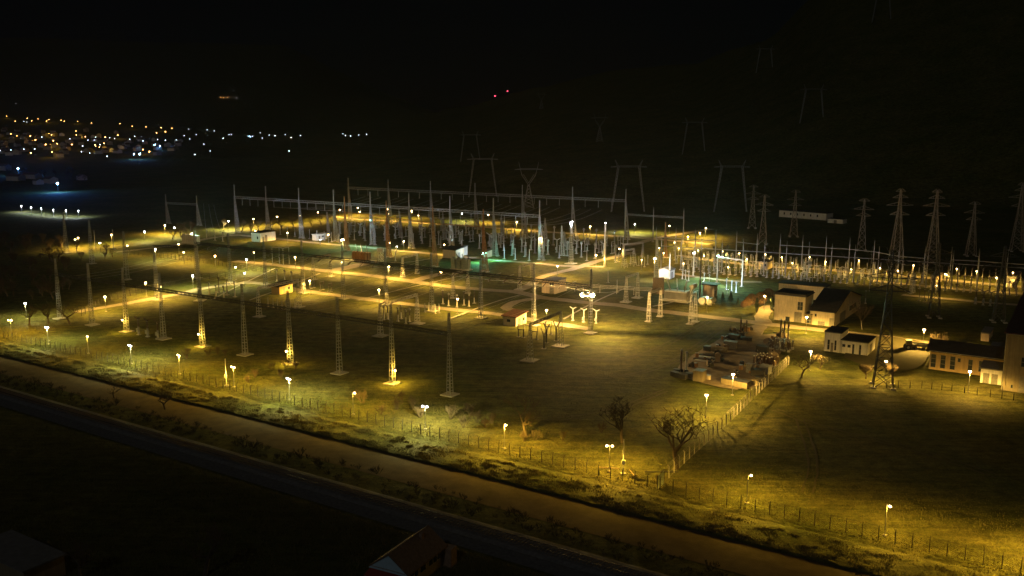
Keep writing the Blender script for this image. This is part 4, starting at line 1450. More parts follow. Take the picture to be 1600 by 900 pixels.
# insulator strings hanging from the beams
STR = [("string", MB().lathe(sheds(-2.3, 0, .17, 11, .35), 8).mesh("string", M["brown_glaze"])), ("clamp", MB().box(-.12, .12, -.12, .12, -2.5, -2.3).mesh("clamp", M["steel"]))]
STRB = [("string", MB().lathe(sheds(-3.6, 0, .2, 15, .35), 8).mesh("string", M["grey_glaze"])), ("clamp", MB().box(-.15, .15, -.15, .15, -3.8, -3.6).mesh("clamp", M["steel"]))]
for i in range(9):
    for ph in (-.28, 0, .28):
        o = put(STR, "insulator_string", "dark insulator string slanting from the middle row's beam", "insulator string", G2[i].lerp(G2[i + 1], .5 + ph) + Z * 14.4, 0, "insulator strings on the middle beam")
        o.rotation_euler = (math.radians(-62), 0, ANG)
for i in range(8):
    for ph in (-.25, 0, .25):
        put(STRB, "insulator_string", "pale insulator string hanging under the bright silver gantry's beam", "insulator string", G3[i].lerp(G3[i + 1], .5 + ph) + Z * 20.0, ANG, "strings under the silver gantry")
for i in range(6):
    for ph in (-.25, 0, .25):
        put(STRB, "insulator_string", "dim insulator string hanging under the farthest gantry's beam", "insulator string", G5[i].lerp(G5[i + 1], .5 + ph) + Z * 20.7, ANG, "strings under the farthest gantry")


def wire(label, a, b, sag=.8, r=.035, group=None, name="conductor"):
    a, b = Vector(a), Vector(b)
    m = MB()
    n = 10
    pts = [a.lerp(b, i / n) - Z * (4 * sag * (i / n) * (1 - i / n)) - a for i in range(n + 1)]
    for i in range(n):
        m.tube(pts[i], pts[i + 1], r, n=4, cap=False)
    tag(link(name, m.mesh(name, M["wire"]), None, a), label, "wire", group)


for i in range(9):                                          # middle beam back to the silver gantry's lawn
    for ph in (-.28, 0, .28):
        a = G2[i].lerp(G2[i + 1], .5 + ph) + Z * 13.3 + V * 2.2
        if i in (4, 6, 7, 8):
            wire("thin conductor running from the middle beam over the lawn", a, a + V * 34 - Z * 4.5, 1.6, .05, "conductors behind the middle beam")
for i in range(7):
    for ph in (-.25, 0, .25):
        a = G3[i + 1].lerp(G3[i + 2], .5 + ph) if i < 7 else None
        wire("thin conductor between the silver gantry and the farthest gantry", a + Z * 16.4, a + vv * 78 + Z * 17, 3, .05, "conductors over the dark yard")
# low bright busbar from the pink hut to the transformer
a, b = P(884, 455), P(1016, 463)
o = thing("busbar", "low bright triple pipe busbar between the pink hut and the big transformer", "busbar", a)
d = b - a
for q, zz in ((0, 2.1), (.7, 2.5), (1.4, 2.9)):
    link("pipe", MB().tube(V * q + Z * zz, d + V * q + Z * zz, .12, n=8).mesh("pipe", M["steel_pale"]), o)
for i in range(6):
    link("support", MB().bar(d * (i / 5) + V * .7, d * (i / 5) + V * .7 + Z * 2.1, .2).bar(d * (i / 5) + Z * 2.0, d * (i / 5) + V * 1.4 + Z * 2.75, .12).mesh("support", M["steel_pale"]), o)

# ================================================================== TRANSFORMERS AND TANKS
def bushing(L, r=.2, glaze="brown_glaze"):
    return MB().lathe([(r * 1.3, 0)] + sheds(.15, L * .92, r, 12, .55) + [(r * .3, L)], 8).mesh("bushing", M[glaze])


def big_transformer(label, loc, rz, L, W, H, paint, lit="grey_paint", cons=True, nb=3, nrad=4):
    o = thing("power_transformer", label, "transformer", loc, rz)
    link("plinth", MB().box(-L * .62, L * .62, -W * .8, W * .8, 0, .45).mesh("plinth", M["concrete"]), o)
    t = link("tank", MB().box(-L / 2, L / 2, -W / 2, W / 2, .45, H).box(-L / 2 - .1, L / 2 + .1, -W / 2 - .1, W / 2 + .1, H, H + .2).mesh("tank", M[paint]), o)
    for s in (-1, 1):
        for i in range(nrad):
            x = -L / 2 + L * (i + .5) / nrad
            r = MB()
            for k in range(7):
                xx = x - L / nrad * .42 + k * L / nrad * .14
                r.box(xx, xx + .06, min(s * W * .52, s * W * .78), max(s * W * .52, s * W * .78), .9, H - .2)
            link("radiator", r.mesh("radiator", M[lit]), o, kind="stuff")
    for i in range(nb):
        x = -L / 2 + L * (i + .5) / nb
        b = link("bushing", bushing(H * 1.35, .3, "grey_glaze"), o, (x, .2, H + .2), rot=(math.radians(14), math.radians((i - (nb - 1) / 2) * 14), 0))
        link("turret", MB().tube((0, 0, -.5), (0, 0, .1), .42, .34, 10).mesh("turret", M[paint]), b)
    for i in range(nb):
        link("bushing", bushing(H * .45, .15), o, (-L / 2 + L * (i + .5) / nb + .3, -W * .32, H + .2), rot=(math.radians(-12), 0, 0))
    if cons:
        c = link("conservator", MB().tube((0, -1.7, 0), (0, 1.7, 0), .85, n=14).mesh("conservator", M["steel_pale"], smooth=False), o, (L * .72, 0, H + 2.4))
        link("stay", MB().bar((0, -1.0, -.8), (-L * .25, -1.0, -H - 2), .2).bar((0, 1.0, -.8), (-L * .25, 1.0, -H - 2), .2).mesh("stay", M[paint]), c)
        link("pipe", MB().tube((0, 0, -.8), (-L * .3, 0, -2.3), .12, n=6).mesh("pipe", M[paint]), c)
    return o


big_transformer("big grey power transformer with slanting bushings and a raised drum beside the brown board", P(1058, 470), ANG, 8.5, 3.4, 3.6, "steel_pale", "white")
o = thing("fire_wall", "brown board wall beside the big transformer, under the floodlight pole", "wall", P(1016, 459) + V * 2, ANG)
for i in range(9):
    link("board", MB().box(i * .52, i * .52 + .48, -.1, .1, 0, 6.0 + i * .05).mesh("board", M["timber"]), o)
for x, y, r, lab in ((1096, 477, 1.25, "larger white ended tank lying in front of the tall hut, left one"), (1107.5, 477.5, 1.05, "smaller white ended tank lying in front of the tall hut, right one")):
    o = thing("storage_tank", lab, "tank", P(x, y), ANG)
    link("shell", MB().tube((0, 0, r + .35), (0, 4.6, r + .35), r, n=16).mesh("shell", M["grey_paint"]), o)
    link("end_cap", MB().lathe([(r * 1.02, 0), (r * .9, .2), (r * .45, .34)], 16).mesh("end_cap", M["white"]), o, (0, 0, r + .35), rot=(math.pi / 2, 0, 0))
    for q in (.8, 3.8):
        link("saddle", MB().box(-r * .7, r * .7, q - .2, q + .2, 0, .75).mesh("saddle", M["concrete"]), o)


def radiator_bank(label, loc, n, r, h, sp, paint, bush=3, bl=3.2):
    o = thing("radiator_bank", label, "radiator bank", loc, ANG)
    link("plinth", MB().box(-1, n * sp, -1.6, 2.4, 0, .4).mesh("plinth", M["concrete"]), o)
    for i in range(n):
        q = link("drum", MB().lathe([(r, .4), (r, h * .8), (r * .86, h * .93), (r * .45, h)], 12).mesh("drum", M[paint]), o, (i * sp, 0, 0))
        rb = MB()
        for k in range(8):
            t = math.pi * 2 * k / 8
            rb.bar((r * math.cos(t), r * math.sin(t), .5), (r * math.cos(t), r * math.sin(t), h * .8), .14)
        link("ribs", rb.mesh("ribs", M[paint]), q, kind="stuff")
    link("tank", MB().box(-.6, (n - .6) * sp, 1.1, 3.2, .4, h * .85).mesh("tank", M[paint]), o)
    for i in range(bush):
        link("bushing", bushing(bl, .22), o, ((i + .5) * n * sp / bush - .5, 2.0, h * .85), rot=(0, math.radians(-24 + 6 * i), 0))
    return o


radiator_bank("pale rounded radiator bank glaring under a floodlight at the far left", P(287, 380), 6, .8, 5.2, 1.75, "steel_pale", 3, 3.5)
radiator_bank("brown rounded radiator bank with raked bushings by the white lattice stand", P(553, 407), 5, .75, 4.6, 1.75, "steel_rusty", 3, 4.2)
radiator_bank("three greenish radiator drums in front of the cream and teal hut", P(709, 420), 3, 1.25, 5.4, 2.9, "green_paint", 3, 2.2)
# white lattice stand with a pale box on it
o = thing("stand", "white lattice stand with a bright box on top beside the brown radiators", "stand", P(597, 411), ANG)
lg = MB()
for i, j in ((-1, -1), (1, -1), (1, 1), (-1, 1)):
    link("leg", MB().bar((i * 1.4, j * .9, 0), (i * 1.4, j * .9, 5.4), .2).mesh("leg", M["white"]), o)
br = MB()
for z0 in (0.2, 2.0, 3.7):
    for j in (-.9, .9):
        br.bar((-1.4, j, z0), (1.4, j, z0 + 1.7), .13).bar((1.4, j, z0), (-1.4, j, z0 + 1.7), .13).bar((-1.4, j, z0 + 1.7), (1.4, j, z0 + 1.7), .12)
link("bracing", br.mesh("bracing", M["white"]), o, kind="stuff")
link("box", MB().box(-1.7, 1.7, -1.2, 1.2, 5.4, 7.0).mesh("box", M["white"]), o)
# curved down leads at the far left
for i, (x, y) in enumerate(((323, 374), (336, 376), (348, 377.5))):
    a = P(x, y)
    wire("drooping down lead right of the far left radiator bank, %s one of three" % LMR[i], top(318 + 8 * i, 318 + i, 14) + Z * 14, a + Z * 5.2, 3.0, .06, "down leads at the far left")

# ================================================================== STORAGE YARD
def crate(name, label, px, w, d, h, m, rz=0.0, cat=None, ribs=0, lid=None):
    o = thing(name, label, cat or name.replace("_", " "), P(*px), ANG + rz)
    link("body", MB().box(-w / 2, w / 2, -d / 2, d / 2, .12, h).mesh("body", M[m]), o)
    for s in (-1, 1):
        link("skid", MB().box(-w / 2, w / 2, s * d * .35 - .1, s * d * .35 + .1, 0, .12).mesh("skid", M["timber"]), o)
    for i in range(ribs):
        x = -w / 2 + w * (i + .5) / ribs
        link("rib", MB().box(x - .06, x + .06, -d / 2 - .07, -d / 2, .15, h - .08).mesh("rib", M[m]), o)
    link("lid", MB().box(-w / 2 - .06, w / 2 + .06, -d / 2 - .09, d / 2 + .06, h, h + .1).mesh("lid", M[lid or m]), o)
    return o


crate("container", "pale ribbed container at the near left end of the storage yard", (1093, 595), 2.6, 2.6, 2.8, "drab", ribs=5, lid="grey_paint")
crate("container", "grey box shaped container in the middle of the storage yard's left row", (1141, 545), 3.6, 2.2, 2.2, "door", .2, ribs=4)
crate("crate", "long pale flat crate beside the grey container in the storage yard", (1157, 537.5), 3.2, 1.3, .9, "drab", .1)
o = crate("skip", "long pale skip heaped with scrap under the lamp of the storage yard", (1150, 603), 7.0, 2.6, 1.6, "drab", -.12, ribs=7, lid="dark_steel")
o = thing("fuel_tank", "pale cylindrical tank lying beside the grey container in the yard", "tank", P(1124, 551), ANG + .15)
link("shell", MB().tube((-2.3, 0, .95), (2.3, 0, .95), .8, n=14).mesh("shell", M["drab"]), o)
for q in (-1.6, 1.6):
    link("saddle", MB().box(q - .2, q + .2, -.7, .7, 0, .5).mesh("saddle", M["timber"]), o)
o = thing("drum", "small pale drum at the near end of the storage yard", "drum", P(1107, 594))
link("shell", MB().tube((0, 0, 0), (0, 0, 1.3), .55, n=12).mesh("shell", M["cream"]), o)
link("rim", MB().tube((0, 0, 1.3), (0, 0, 1.38), .6, n=12).mesh("rim", M["steel"]), o)
for x, y, h, lab in ((1064, 582, 5.8, "dark tall spare bushing standing at the left end of the yard"), (1072, 583, 5.3, "pale tall spare bushing standing at the left end of the yard")):
    o = thing("spare_bushing", lab, "bushing", P(x, y), 0, "spare bushings at the yard's left end")
    link("base", MB().box(-.5, .5, -.5, .5, 0, .9).mesh("base", M["dark_steel"]), o)
    link("insulator", MB().lathe(sheds(.9, h, .36, 16, .6), 10).mesh("insulator", M["brown_glaze" if "dark" in lab else "grey_glaze"]), o)
    link("cap", MB().lathe([(.2, h), (.42, h + .2), (.3, h + .5)], 8).mesh("cap", M["steel"]), o)
for i, (x, y) in enumerate(((1054, 588), (1061, 590), (1068, 592), (1076, 590), (1058, 584))):
    crate("crate", "low dark crate around the foot of the tall spare bushings, %s from the left" % ORD[i], (x, y), 1.7, 1.4, 1.2, "dark_steel", random.uniform(-.4, .4))
for i, (x, y, L) in enumerate(((1098, 563, 5), (1104, 560, 6), (1110, 557, 6), (1116, 556, 5), (1100, 566, 5))):
    o = thing("steel_beams", "stack of long beams lying in the storage yard, %s from the left" % ORD[i], "beams", P(x, y), ANG + .1)
    for k in range(3):
        link("beam", MB().box(-L / 2, L / 2, k * .42 - .6, k * .42 - .3, .15 + .1 * (k % 2), .5).mesh("beam", M["steel_pale" if i in (1, 4) else "dark_steel"]), o)
o = thing("wheeled_trailer", "dark wheeled cable trailer in the middle of the storage yard", "trailer", P(1121, 565), ANG + .3)
link("bed", MB().box(-1.8, 1.8, -.8, .8, .75, .95).mesh("bed", M["dark_steel"]), o)
link("reel", MB().tube((0, -.55, 1.7), (0, .55, 1.7), .8, n=14).mesh("reel", M["timber"]), o)
link("drawbar", MB().bar((1.8, 0, .8), (3.2, 0, .5), .12).mesh("drawbar", M["dark_steel"]), o)
for i, j in ((-1, -1), (1, -1), (1, 1), (-1, 1)):
    link("wheel", MB().tube((i * 1.2, j * .85, .45), (i * 1.2, j * 1.05, .45), .45, n=12).mesh("wheel", M["rubber"]), o)
for i, (x, y, h) in enumerate(((1157, 523, 4.6), (1162, 525, 3.9), (1166, 522, 4.2), (1219, 531, 6.0), (1225, 532, 6.0), (1231, 533, 5.8))):
    o = thing("spare_bushing", "dark spare bushing upright at the yard's far end, %s from the left" % ORD[i], "bushing", P(x, y), 0, "spare bushings at the yard's far end")
    link("base", MB().box(-.45, .45, -.45, .45, 0, .7).mesh("base", M["grey_paint"]), o)
    link("insulator", MB().lathe(sheds(.7, h, .3, 14, .6), 8).mesh("insulator", M["brown_glaze"]), o)
    link("cap", MB().lathe([(.2, h), (.32, h + .15), (.1, h + .35)], 8).mesh("cap", M["grey_paint"]), o)
sp = [("base", MB().box(-.3, .3, -.3, .3, 0, .5).mesh("base", M["grey_paint"])), ("insulator", MB().lathe(sheds(.5, 2.3, .2, 10, .6), 8).mesh("insulator", M["brown_glaze"])),
      ("cap", MB().lathe([(.14, 2.3), (.2, 2.42), (.08, 2.55)], 8).mesh("cap", M["white"]))]
for i in range(22):
    p = P(1178, 571) + U * ((i % 6) * 1.05 + random.uniform(-.2, .2)) + V * ((i // 6) * 1.5 + random.uniform(-.3, .3))
    put(sp, "spare_insulator", "small white capped spare insulator in the dense block in the storage yard", "insulator", p, random.uniform(0, 6), "spare insulators in the near block", random.uniform(.8, 1.15))
for i in range(18):
    p = P(1202, 546) + U * ((i % 6) * 1.1 + random.uniform(-.2, .2)) + V * ((i // 6) * 1.9 + random.uniform(-.3, .3))
    put(sp, "spare_insulator", "pale capped spare insulator below the tall dark bushings in the storage yard", "insulator", p, random.uniform(0, 6), "spare insulators in the far block", random.uniform(.9, 1.35))
for x, y, w, d, h, m, lab in ((1170, 583, 1.2, 1.2, 2.5, "grey_paint", "upright pale cabinet by the scrap heap in the storage yard"), (1184, 588, 3.4, 2.4, 1.8, "dark_steel", "dark machine box on the scrap side of the storage yard"),
                             (1196, 584, 2.6, 2.0, 2.2, "grey_paint", "grey machine box on the scrap side of the storage yard"), (1190, 598, 3.0, 2.0, 1.5, "dark_steel", "dark scrap box beside the pale skip"),
                             (1180, 602, 1.6, 1.4, 1.3, "drab", "small pale scrap box between the skip and the fence"), (1203, 570, 3.4, 2.6, 2.3, "rust_leaf", "brownish square container at the right side of the storage yard"),
                             (1146, 531, 3.4, 2.2, 1.6, "dark_steel", "low dark machine behind the grey container"), (1166, 533, 3.4, 1.8, 1.2, "dark_steel", "low dark crate at the far end of the yard"),
                             (1106, 549, 2.2, 1.6, 1.5, "dark_steel", "dark box on the lawn side of the storage yard"), (1191, 551, 3.2, 2.2, 1.9, "dark_steel", "dark machine between the two insulator blocks")):
    crate("crate", lab, (x, y), w, d, h, m, random.uniform(-.25, .25))

SCRAP = [("body", MB().hexa([(-.5, -.35, 0), (.6, -.4, 0), (.5, .4, 0), (-.6, .3, 0), (-.4, -.3, .8), (.45, -.2, .6), (.5, .3, .9), (-.5, .25, .55)]).mesh("body", M["dark_steel"])),
         ("bar", MB().bar((-.8, 0, .3), (.9, .3, 1.1), .12).mesh("bar", M["steel"]))]
SCRAP2 = [("drum", MB().tube((0, 0, 0), (0, 0, .9), .3, n=10).mesh("drum", M["steel_rusty"])), ("rim", MB().tube((0, 0, .9), (0, 0, .94), .33, n=10).mesh("rim", M["steel"]))]
SCRAP3 = [("reel", MB().tube((0, -.4, .6), (0, .4, .6), .35, n=10).mesh("reel", M["dark_steel"])), ("flange", MB().tube((0, -.46, .6), (0, -.4, .6), .6, n=12).mesh("flange", M["timber"])),
          ("flange", MB().tube((0, .4, .6), (0, .46, .6), .6, n=12).mesh("flange", M["timber"]))]
_q = []
while len(_q) < 70:
    x, y = random.uniform(1080, 1236), random.uniform(515, 606)
    e = (x - 1150) + (y - 560) * 1.15                       # two rows either side of the lane
    if not (-62 < e < -22 or 22 < e < 62) or y > 600 - max(0, x - 1150) * .55:
        continue
    k, nm, lab, gp = random.choice(((SCRAP, "scrap_heap", "dark heap of scrap metal among the goods in the storage yard", "scrap heaps in the storage yard"),
                                    (SCRAP, "scrap_heap", "dark heap of scrap metal among the goods in the storage yard", "scrap heaps in the storage yard"),
                                    (SCRAP2, "barrel", "rusty barrel among the goods in the storage yard", "barrels in the storage yard"),
                                    (SCRAP3, "cable_reel", "small wooden cable reel among the goods in the storage yard", "cable reels in the storage yard")))
    put(k, nm, lab, nm.replace("_", " "), P(x, y), random.uniform(0, 6), gp, random.uniform(.8, 1.7))
    _q.append(1)

# tractor with trailer on the farm court, bins by the long building
o = thing("tractor", "dark tractor with a cab parked on the farm court", "tractor", P(1421, 546), ANG + .5)
link("body", MB().box(-.6, 1.9, -.45, .45, .8, 1.65).mesh("body", M["dark_steel"]), o)
cb = link("cab", MB().hexa([(-1.1, -.7, 1.1), (.5, -.7, 1.1), (.5, .7, 1.1), (-1.1, .7, 1.1), (-1.0, -.6, 2.7), (.3, -.6, 2.7), (.3, .6, 2.7), (-1.0, .6, 2.7)]).mesh("cab", M["glass"]), o)
link("cab_roof", MB().box(-1.15, .5, -.75, .75, 2.7, 2.82).mesh("cab_roof", M["white"]), cb)
for x, y, r in ((-.7, -.85, .8), (-.7, .85, .8), (1.5, -.7, .5), (1.5, .7, .5)):
    w = link("wheel", MB().tube((x, y - .2, r), (x, y + .2, r), r, n=14).mesh("wheel", M["rubber"]), o)
    link("rim", MB().tube((x, y - .22, r), (x, y + .22, r), r * .5, n=10).mesh("rim", M["grey_paint"]), w)
o = thing("farm_trailer", "dark farm trailer standing behind the tractor", "trailer", P(1436, 545.5), ANG + .1)
link("bed", MB().box(-2.4, 2.4, -1, 1, .9, 1.1).box(-2.4, 2.4, -1, -.92, 1.1, 1.7).box(-2.4, 2.4, .92, 1, 1.1, 1.7).mesh("bed", M["dark_steel"]), o)
for x in (-1.2, 1.2):
    for y in (-1, 1):
        link("wheel", MB().tube((x, y - .15, .45), (x, y + .15, .45), .45, n=12).mesh("wheel", M["rubber"]), o)
for x, y, m, lab in ((1464, 572.5, "dark_steel", "dark bin left of the red bin at the long low building"), (1473, 574, "red", "red bin against the long low building"),
                     (1483, 576, "dark_steel", "dark bin right of the red bin at the long low building")):
    o = thing("bin", lab, "bin", P(x, y) - V * .9, ANG)
    link("body", MB().hexa([(-.55, -.4, .1), (.55, -.4, .1), (.55, .4, .1), (-.55, .4, .1), (-.65, -.5, 1.1), (.65, -.5, 1.1), (.65, .5, 1.1), (-.65, .5, 1.1)]).mesh("body", M[m]), o)
    link("lid", MB().box(-.68, .68, -.52, .52, 1.1, 1.2).mesh("lid", M[m]), o)

# ================================================================== PYLONS
def pylon_kit(h, base, arms, m="steel", bar=.22, n=9, waist=.62, tw=1.3):
    """four legged lattice pylon: legs, cross bracing, cross arms"""
    legs, br = MB(), MB()
    cs = [(-1, -1), (1, -1), (1, 1), (-1, 1)]

    def wd(z):
        return (base + (tw - base) * z / (h * waist)) / 2 if z < h * waist else (tw + (.5 - tw) * (z - h * waist) / (h * (1 - waist))) / 2
    for i, j in cs:
        a, b = wd(0), wd(h * waist)
        legs.bar((i * a, j * a, 0), (i * b, j * b, h * waist), bar)
        legs.bar((i * b, j * b, h * waist), (i * .25, j * .25, h), bar * .8)
    zs = [h * (1 - (1 - k / n) ** 1.25) for k in range(n + 1)]
    for k in range(n):
        z0, z1 = zs[k], min(zs[k + 1], h)
        w0, w1 = wd(z0), wd(z1)
        for q in range(4):
            p, r = cs[q], cs[(q + 1) % 4]
            br.bar((p[0] * w0, p[1] * w0, z0), (r[0] * w1, r[1] * w1, z1), bar * .5)
            br.bar((r[0] * w0, r[1] * w0, z0), (p[0] * w1, p[1] * w1, z1), bar * .5)
            br.bar((p[0] * w1, p[1] * w1, z1), (r[0] * w1, r[1] * w1, z1), bar * .45)
    kit = [("legs", legs.mesh("legs", M[m])), ("bracing", br.mesh("bracing", M[m]), None, None, None, "stuff")]
    for z, L in arms:
        for s in (-1, 1):
            a = MB()
            w = wd(z)
            for j in (-1, 1):
                a.bar((s * w, j * w, z), (s * L, 0, z + .1), bar * .55)
                a.bar((s * w, j * w, z + 1.5), (s * L, 0, z + .15), bar * .5)
            for t in (.33, .66):
                a.bar((s * (w + (L - w) * t), 0, z), (s * (w + (L - w) * t), 0, z + 1.5 * (1 - t)), bar * .4)
            kit.append(("cross_arm", a.mesh("cross_arm", M[m])))
    f = MB()
    for i, j in cs:
        f.box(i * base / 2 - .6, i * base / 2 + .6, j * base / 2 - .6, j * base / 2 + .6, 0, .35)
    kit.append(("footing", f.mesh("footing", M["concrete"]), None, None, None, "stuff"))
    return kit


PYN = pylon_kit(34, 4.6, [(27.2, 6.2), (31.0, 4.5), (24.0, 4.6)], "dark_steel", .26, 12)
put(PYN, "pylon", "biggest dark lattice pylon standing on the lawn in front of the farm court", "pylon", P(1379, 604), ANG + .25)
PYM = pylon_kit(25.0, 3.4, [(18.2, 6.0), (21.5, 4.2), (15.5, 4.2)], "dark_steel", .24, 10)
put(PYM, "pylon", "dark lattice pylon on the dark lawn behind the farm court", "pylon", P(1459, 496), ANG + .3)
put(PYM, "pylon", "dark lattice pylon just left of the tall building at the right edge", "pylon", P(1560, 503), ANG + .3)
PYF = pylon_kit(34, 5.4, [(22.5, 4.2), (26.8, 5.8), (30.2, 3.4), (33.0, 2.2)], "steel_dull", .24, 10, .7, 1.5)
PYS = pylon_kit(26, 4.2, [(17.5, 3.4), (20.8, 4.6), (25.0, 2.6)], "steel_dull", .22, 9, .7, 1.2)
for x, yt, h, kit, lab in ((1408, 296, 34, PYF, "tall lattice pylon with four pairs of arms behind the pole yard, left of two alike"),
                           (1465, 297, 34, PYF, "tall lattice pylon with four pairs of arms behind the pole yard, right of two alike"),
                           (1195, 305, 26, PYS, "lattice pylon left of the white hillside building"), (1244, 292, 28, PYS, "lattice pylon in front of the white hillside building"),
                           (1351, 311, 26, PYS, "lattice pylon between the white hillside building and the two tall pylons"),
                           (1524, 316, 26, PYS, "lattice pylon right of the two tall pylons"), (1597, 299, 30, PYF, "lattice pylon cut by the right edge of the picture"),
                           (1178, 287, 27, PYS, "very dim lattice pylon just left of the hillside lattice pylons")):
    b = top(x, yt, h)
    put(kit, "pylon", lab, "pylon", b, ANG + random.uniform(.2, .6))


def portal_pylon(h, wf=21.0, spread=8.0):
    """two raking latticed legs, a long bridge with overhanging ends and two peaks"""
    kit = []
    for s in (-1, 1):
        lg = MB()
        a, b = Vector((s * (wf / 2 + spread * .18), 0, 0)), Vector((s * wf * .36, 0, h * .86))
        for i, j in ((-1, -1), (1, -1), (1, 1), (-1, 1)):
            lg.bar(a + Vector((i * .3, j * .3, 0)), b + Vector((i * .55, j * .55, 0)), .22)
        n = 14
        for k in range(n):
            p, q = a.lerp(b, k / n), a.lerp(b, (k + 1) / n)
            lg.bar(p + Vector((-.4, -.4, 0)), q + Vector((.4, -.4, 0)), .13)
            lg.bar(p + Vector((.4, .4, 0)), q + Vector((-.4, .4, 0)), .13)
        kit.append(("leg", lg.mesh("leg", M["steel"])))
        pk = MB()
        c = Vector((s * wf * .47, 0, h))
        for i in (-1, 1):
            pk.bar(b + Vector((i * .6, 0, 0)), c, .22)
        kit.append(("peak", pk.mesh("peak", M["steel"])))
    br = MB()
    L = wf * .62
    z = h * .86
    for j in (-1, 1):
        br.bar((-L, 0, z), (-wf * .36, j * .8, z + .9), .2).bar((L, 0, z), (wf * .36, j * .8, z + .9), .2)
        br.bar((-wf * .36, j * .8, z + .9), (wf * .36, j * .8, z + .9), .22)
        br.bar((-L, 0, z), (L, 0, z - .1), .22)
    n = 16
    for k in range(n):
        x0, x1 = -L + 2 * L * k / n, -L + 2 * L * (k + 1) / n
        br.bar((x0, 0, z), ((x0 + x1) / 2, .6, z + .8), .13).bar(((x0 + x1) / 2, -.6, z + .8), (x1, 0, z), .13)
    kit.append(("bridge", br.mesh("bridge", M["steel"])))
    return kit


def cat_pylon(h):
    """a narrow waisted pylon with a forked head"""
    kit = []
    w = h * .11
    lg = MB()
    for i, j in ((-1, -1), (1, -1), (1, 1), (-1, 1)):
        lg.bar((i * w, j * w, 0), (i * .5, j * .5, h * .52), .26)
    for k in range(7):
        z0, z1 = h * .52 * k / 7, h * .52 * (k + 1) / 7
        a, b = w + (.5 - w) * k / 7, w + (.5 - w) * (k + 1) / 7
        for j in (-1, 1):
            lg.bar((-a, j * a, z0), (b, j * b, z1), .15).bar((a, j * a, z0), (-b, j * b, z1), .15)
    kit.append(("legs", lg.mesh("legs", M["steel"])))
    for s in (-1, 1):
        fk = MB()
        p, q, r = Vector((s * .5, 0, h * .52)), Vector((s * h * .15, 0, h * .72)), Vector((s * h * .22, 0, h))
        for j in (-1, 1):
            fk.bar(p + Vector((0, j * .5, 0)), q + Vector((0, j * .5, 0)), .22).bar(q + Vector((0, j * .5, 0)), r, .2)
            fk.bar(p + Vector((s * -.6, j * .4, .8)), q + Vector((s * -1.1, j * .4, .6)), .18)
        kit.append(("fork", fk.mesh("fork", M["steel"])))
    br = MB()
    L = h * .31
    z = h * .84
    for j in (-.7, .7):
        br.bar((-L, 0, z), (-h * .15, j, z + .8), .2).bar((L, 0, z), (h * .15, j, z + .8), .2).bar((-h * .15, j, z + .8), (h * .15, j, z + .8), .2)
    br.bar((-L, 0, z), (L, 0, z), .24)
    kit.append(("bridge", br.mesh("bridge", M["steel"])))
    return kit


PP, CP = portal_pylon(37), cat_pylon(34)
for x, yb, yt, kit, h, dist, lab in (
        (754.5, 308, 252, PP, 37, None, "portal pylon with two legs behind the farthest gantry, left of the forked pylon"),
        (826, 325, 262, CP, 34, None, "pylon with a forked head right behind the farthest gantry"),
        (981, 331, 262, PP, 37, None, "portal pylon behind the lower grey gantry"),
        (1141, 331, 248, PP, 37, None, "largest portal pylon at the foot of the dark hill"),
        (937, 205, 160, CP, 34, 1150, "small forked pylon higher on the dark hill"),
        (735, 250, 203, PP, 37, 1146, "very dim portal pylon on the dark slope left of the forked pylon"),
        (1084, 236, 180, PP, 37, 980, "dim portal pylon on the hillside above the largest portal pylon"),
        (1270, 163, 109, PP, 37, 962, "dim portal pylon high on the hillside at the right"),
        (1195, 103, 64, PP, 37, 1350, "faintest portal pylon near the top of the hill"),
        (1368, 172, 138, PP, 37, 1250, "faint portal pylon on the dark hillside at the far right"),
        (846, 156, 136, CP, 34, 1900, "farthest tiny forked pylon on the skyline")):
    b = T(x, yb, dist) if dist else P(x, yb)
    put(kit, "pylon", lab, "pylon", b, 0.08, None, (1, 1, 1))
for x, y, lab in ((773.5, 160, "left red beacon far away over the valley"), (793, 152.5, "right red beacon far away over the valley")):
    b = T(x, y)
    d = ray(x, y)
    o = thing("beacon_mast", lab, "beacon", b, 0, "red beacons")
    link("mast", MB().bar((0, 0, 0), (0, 0, 20), .5, .3).mesh("mast", M["dark_steel"]), o)
    link("beacon", MB().ball((0, 0, 20.8), 1.1, 8, 5).mesh("beacon", M["g_red"]), o)

def tip(base, rz, x, z, k=1.0):
    return base + Vector((math.cos(rz) * x, math.sin(rz) * x, 0)) * k + Z * z


for bx, by, rz, zs, tgt in ((1379, 604, ANG + .25, ((27.2, 6.2), (31.0, 4.5), (24.0, 4.6)), G7[10]), (1459, 496, ANG + .3, ((18.2, 6.0), (21.5, 4.2), (15.5, 4.2)), G7[13])):
    for zz, L in zs:
        for sd in (-1, 1):
            wire("sagging power line from a big dark pylon down to the silver poles", tip(P(bx, by), rz, sd * L, zz - .3), tgt + g7d * (sd * L * .6) + Z * (9.9 if zz < 28 else 15), 2.2, .04, "lines from the dark pylons")
for i in range(9):
    for ph in (-.28, 0, .28):
        a = G1[i].lerp(G1[i + 1], .5 + ph)
        b2 = G2[i].lerp(G2[i + 1], .5 + ph)
        if i % 3 != 1:
            wire("thin conductor sagging from the front beam to the middle beam", a + Z * 14.4, b2 + Z * 14.2, 1.8, .03, "conductors over the front lawn")

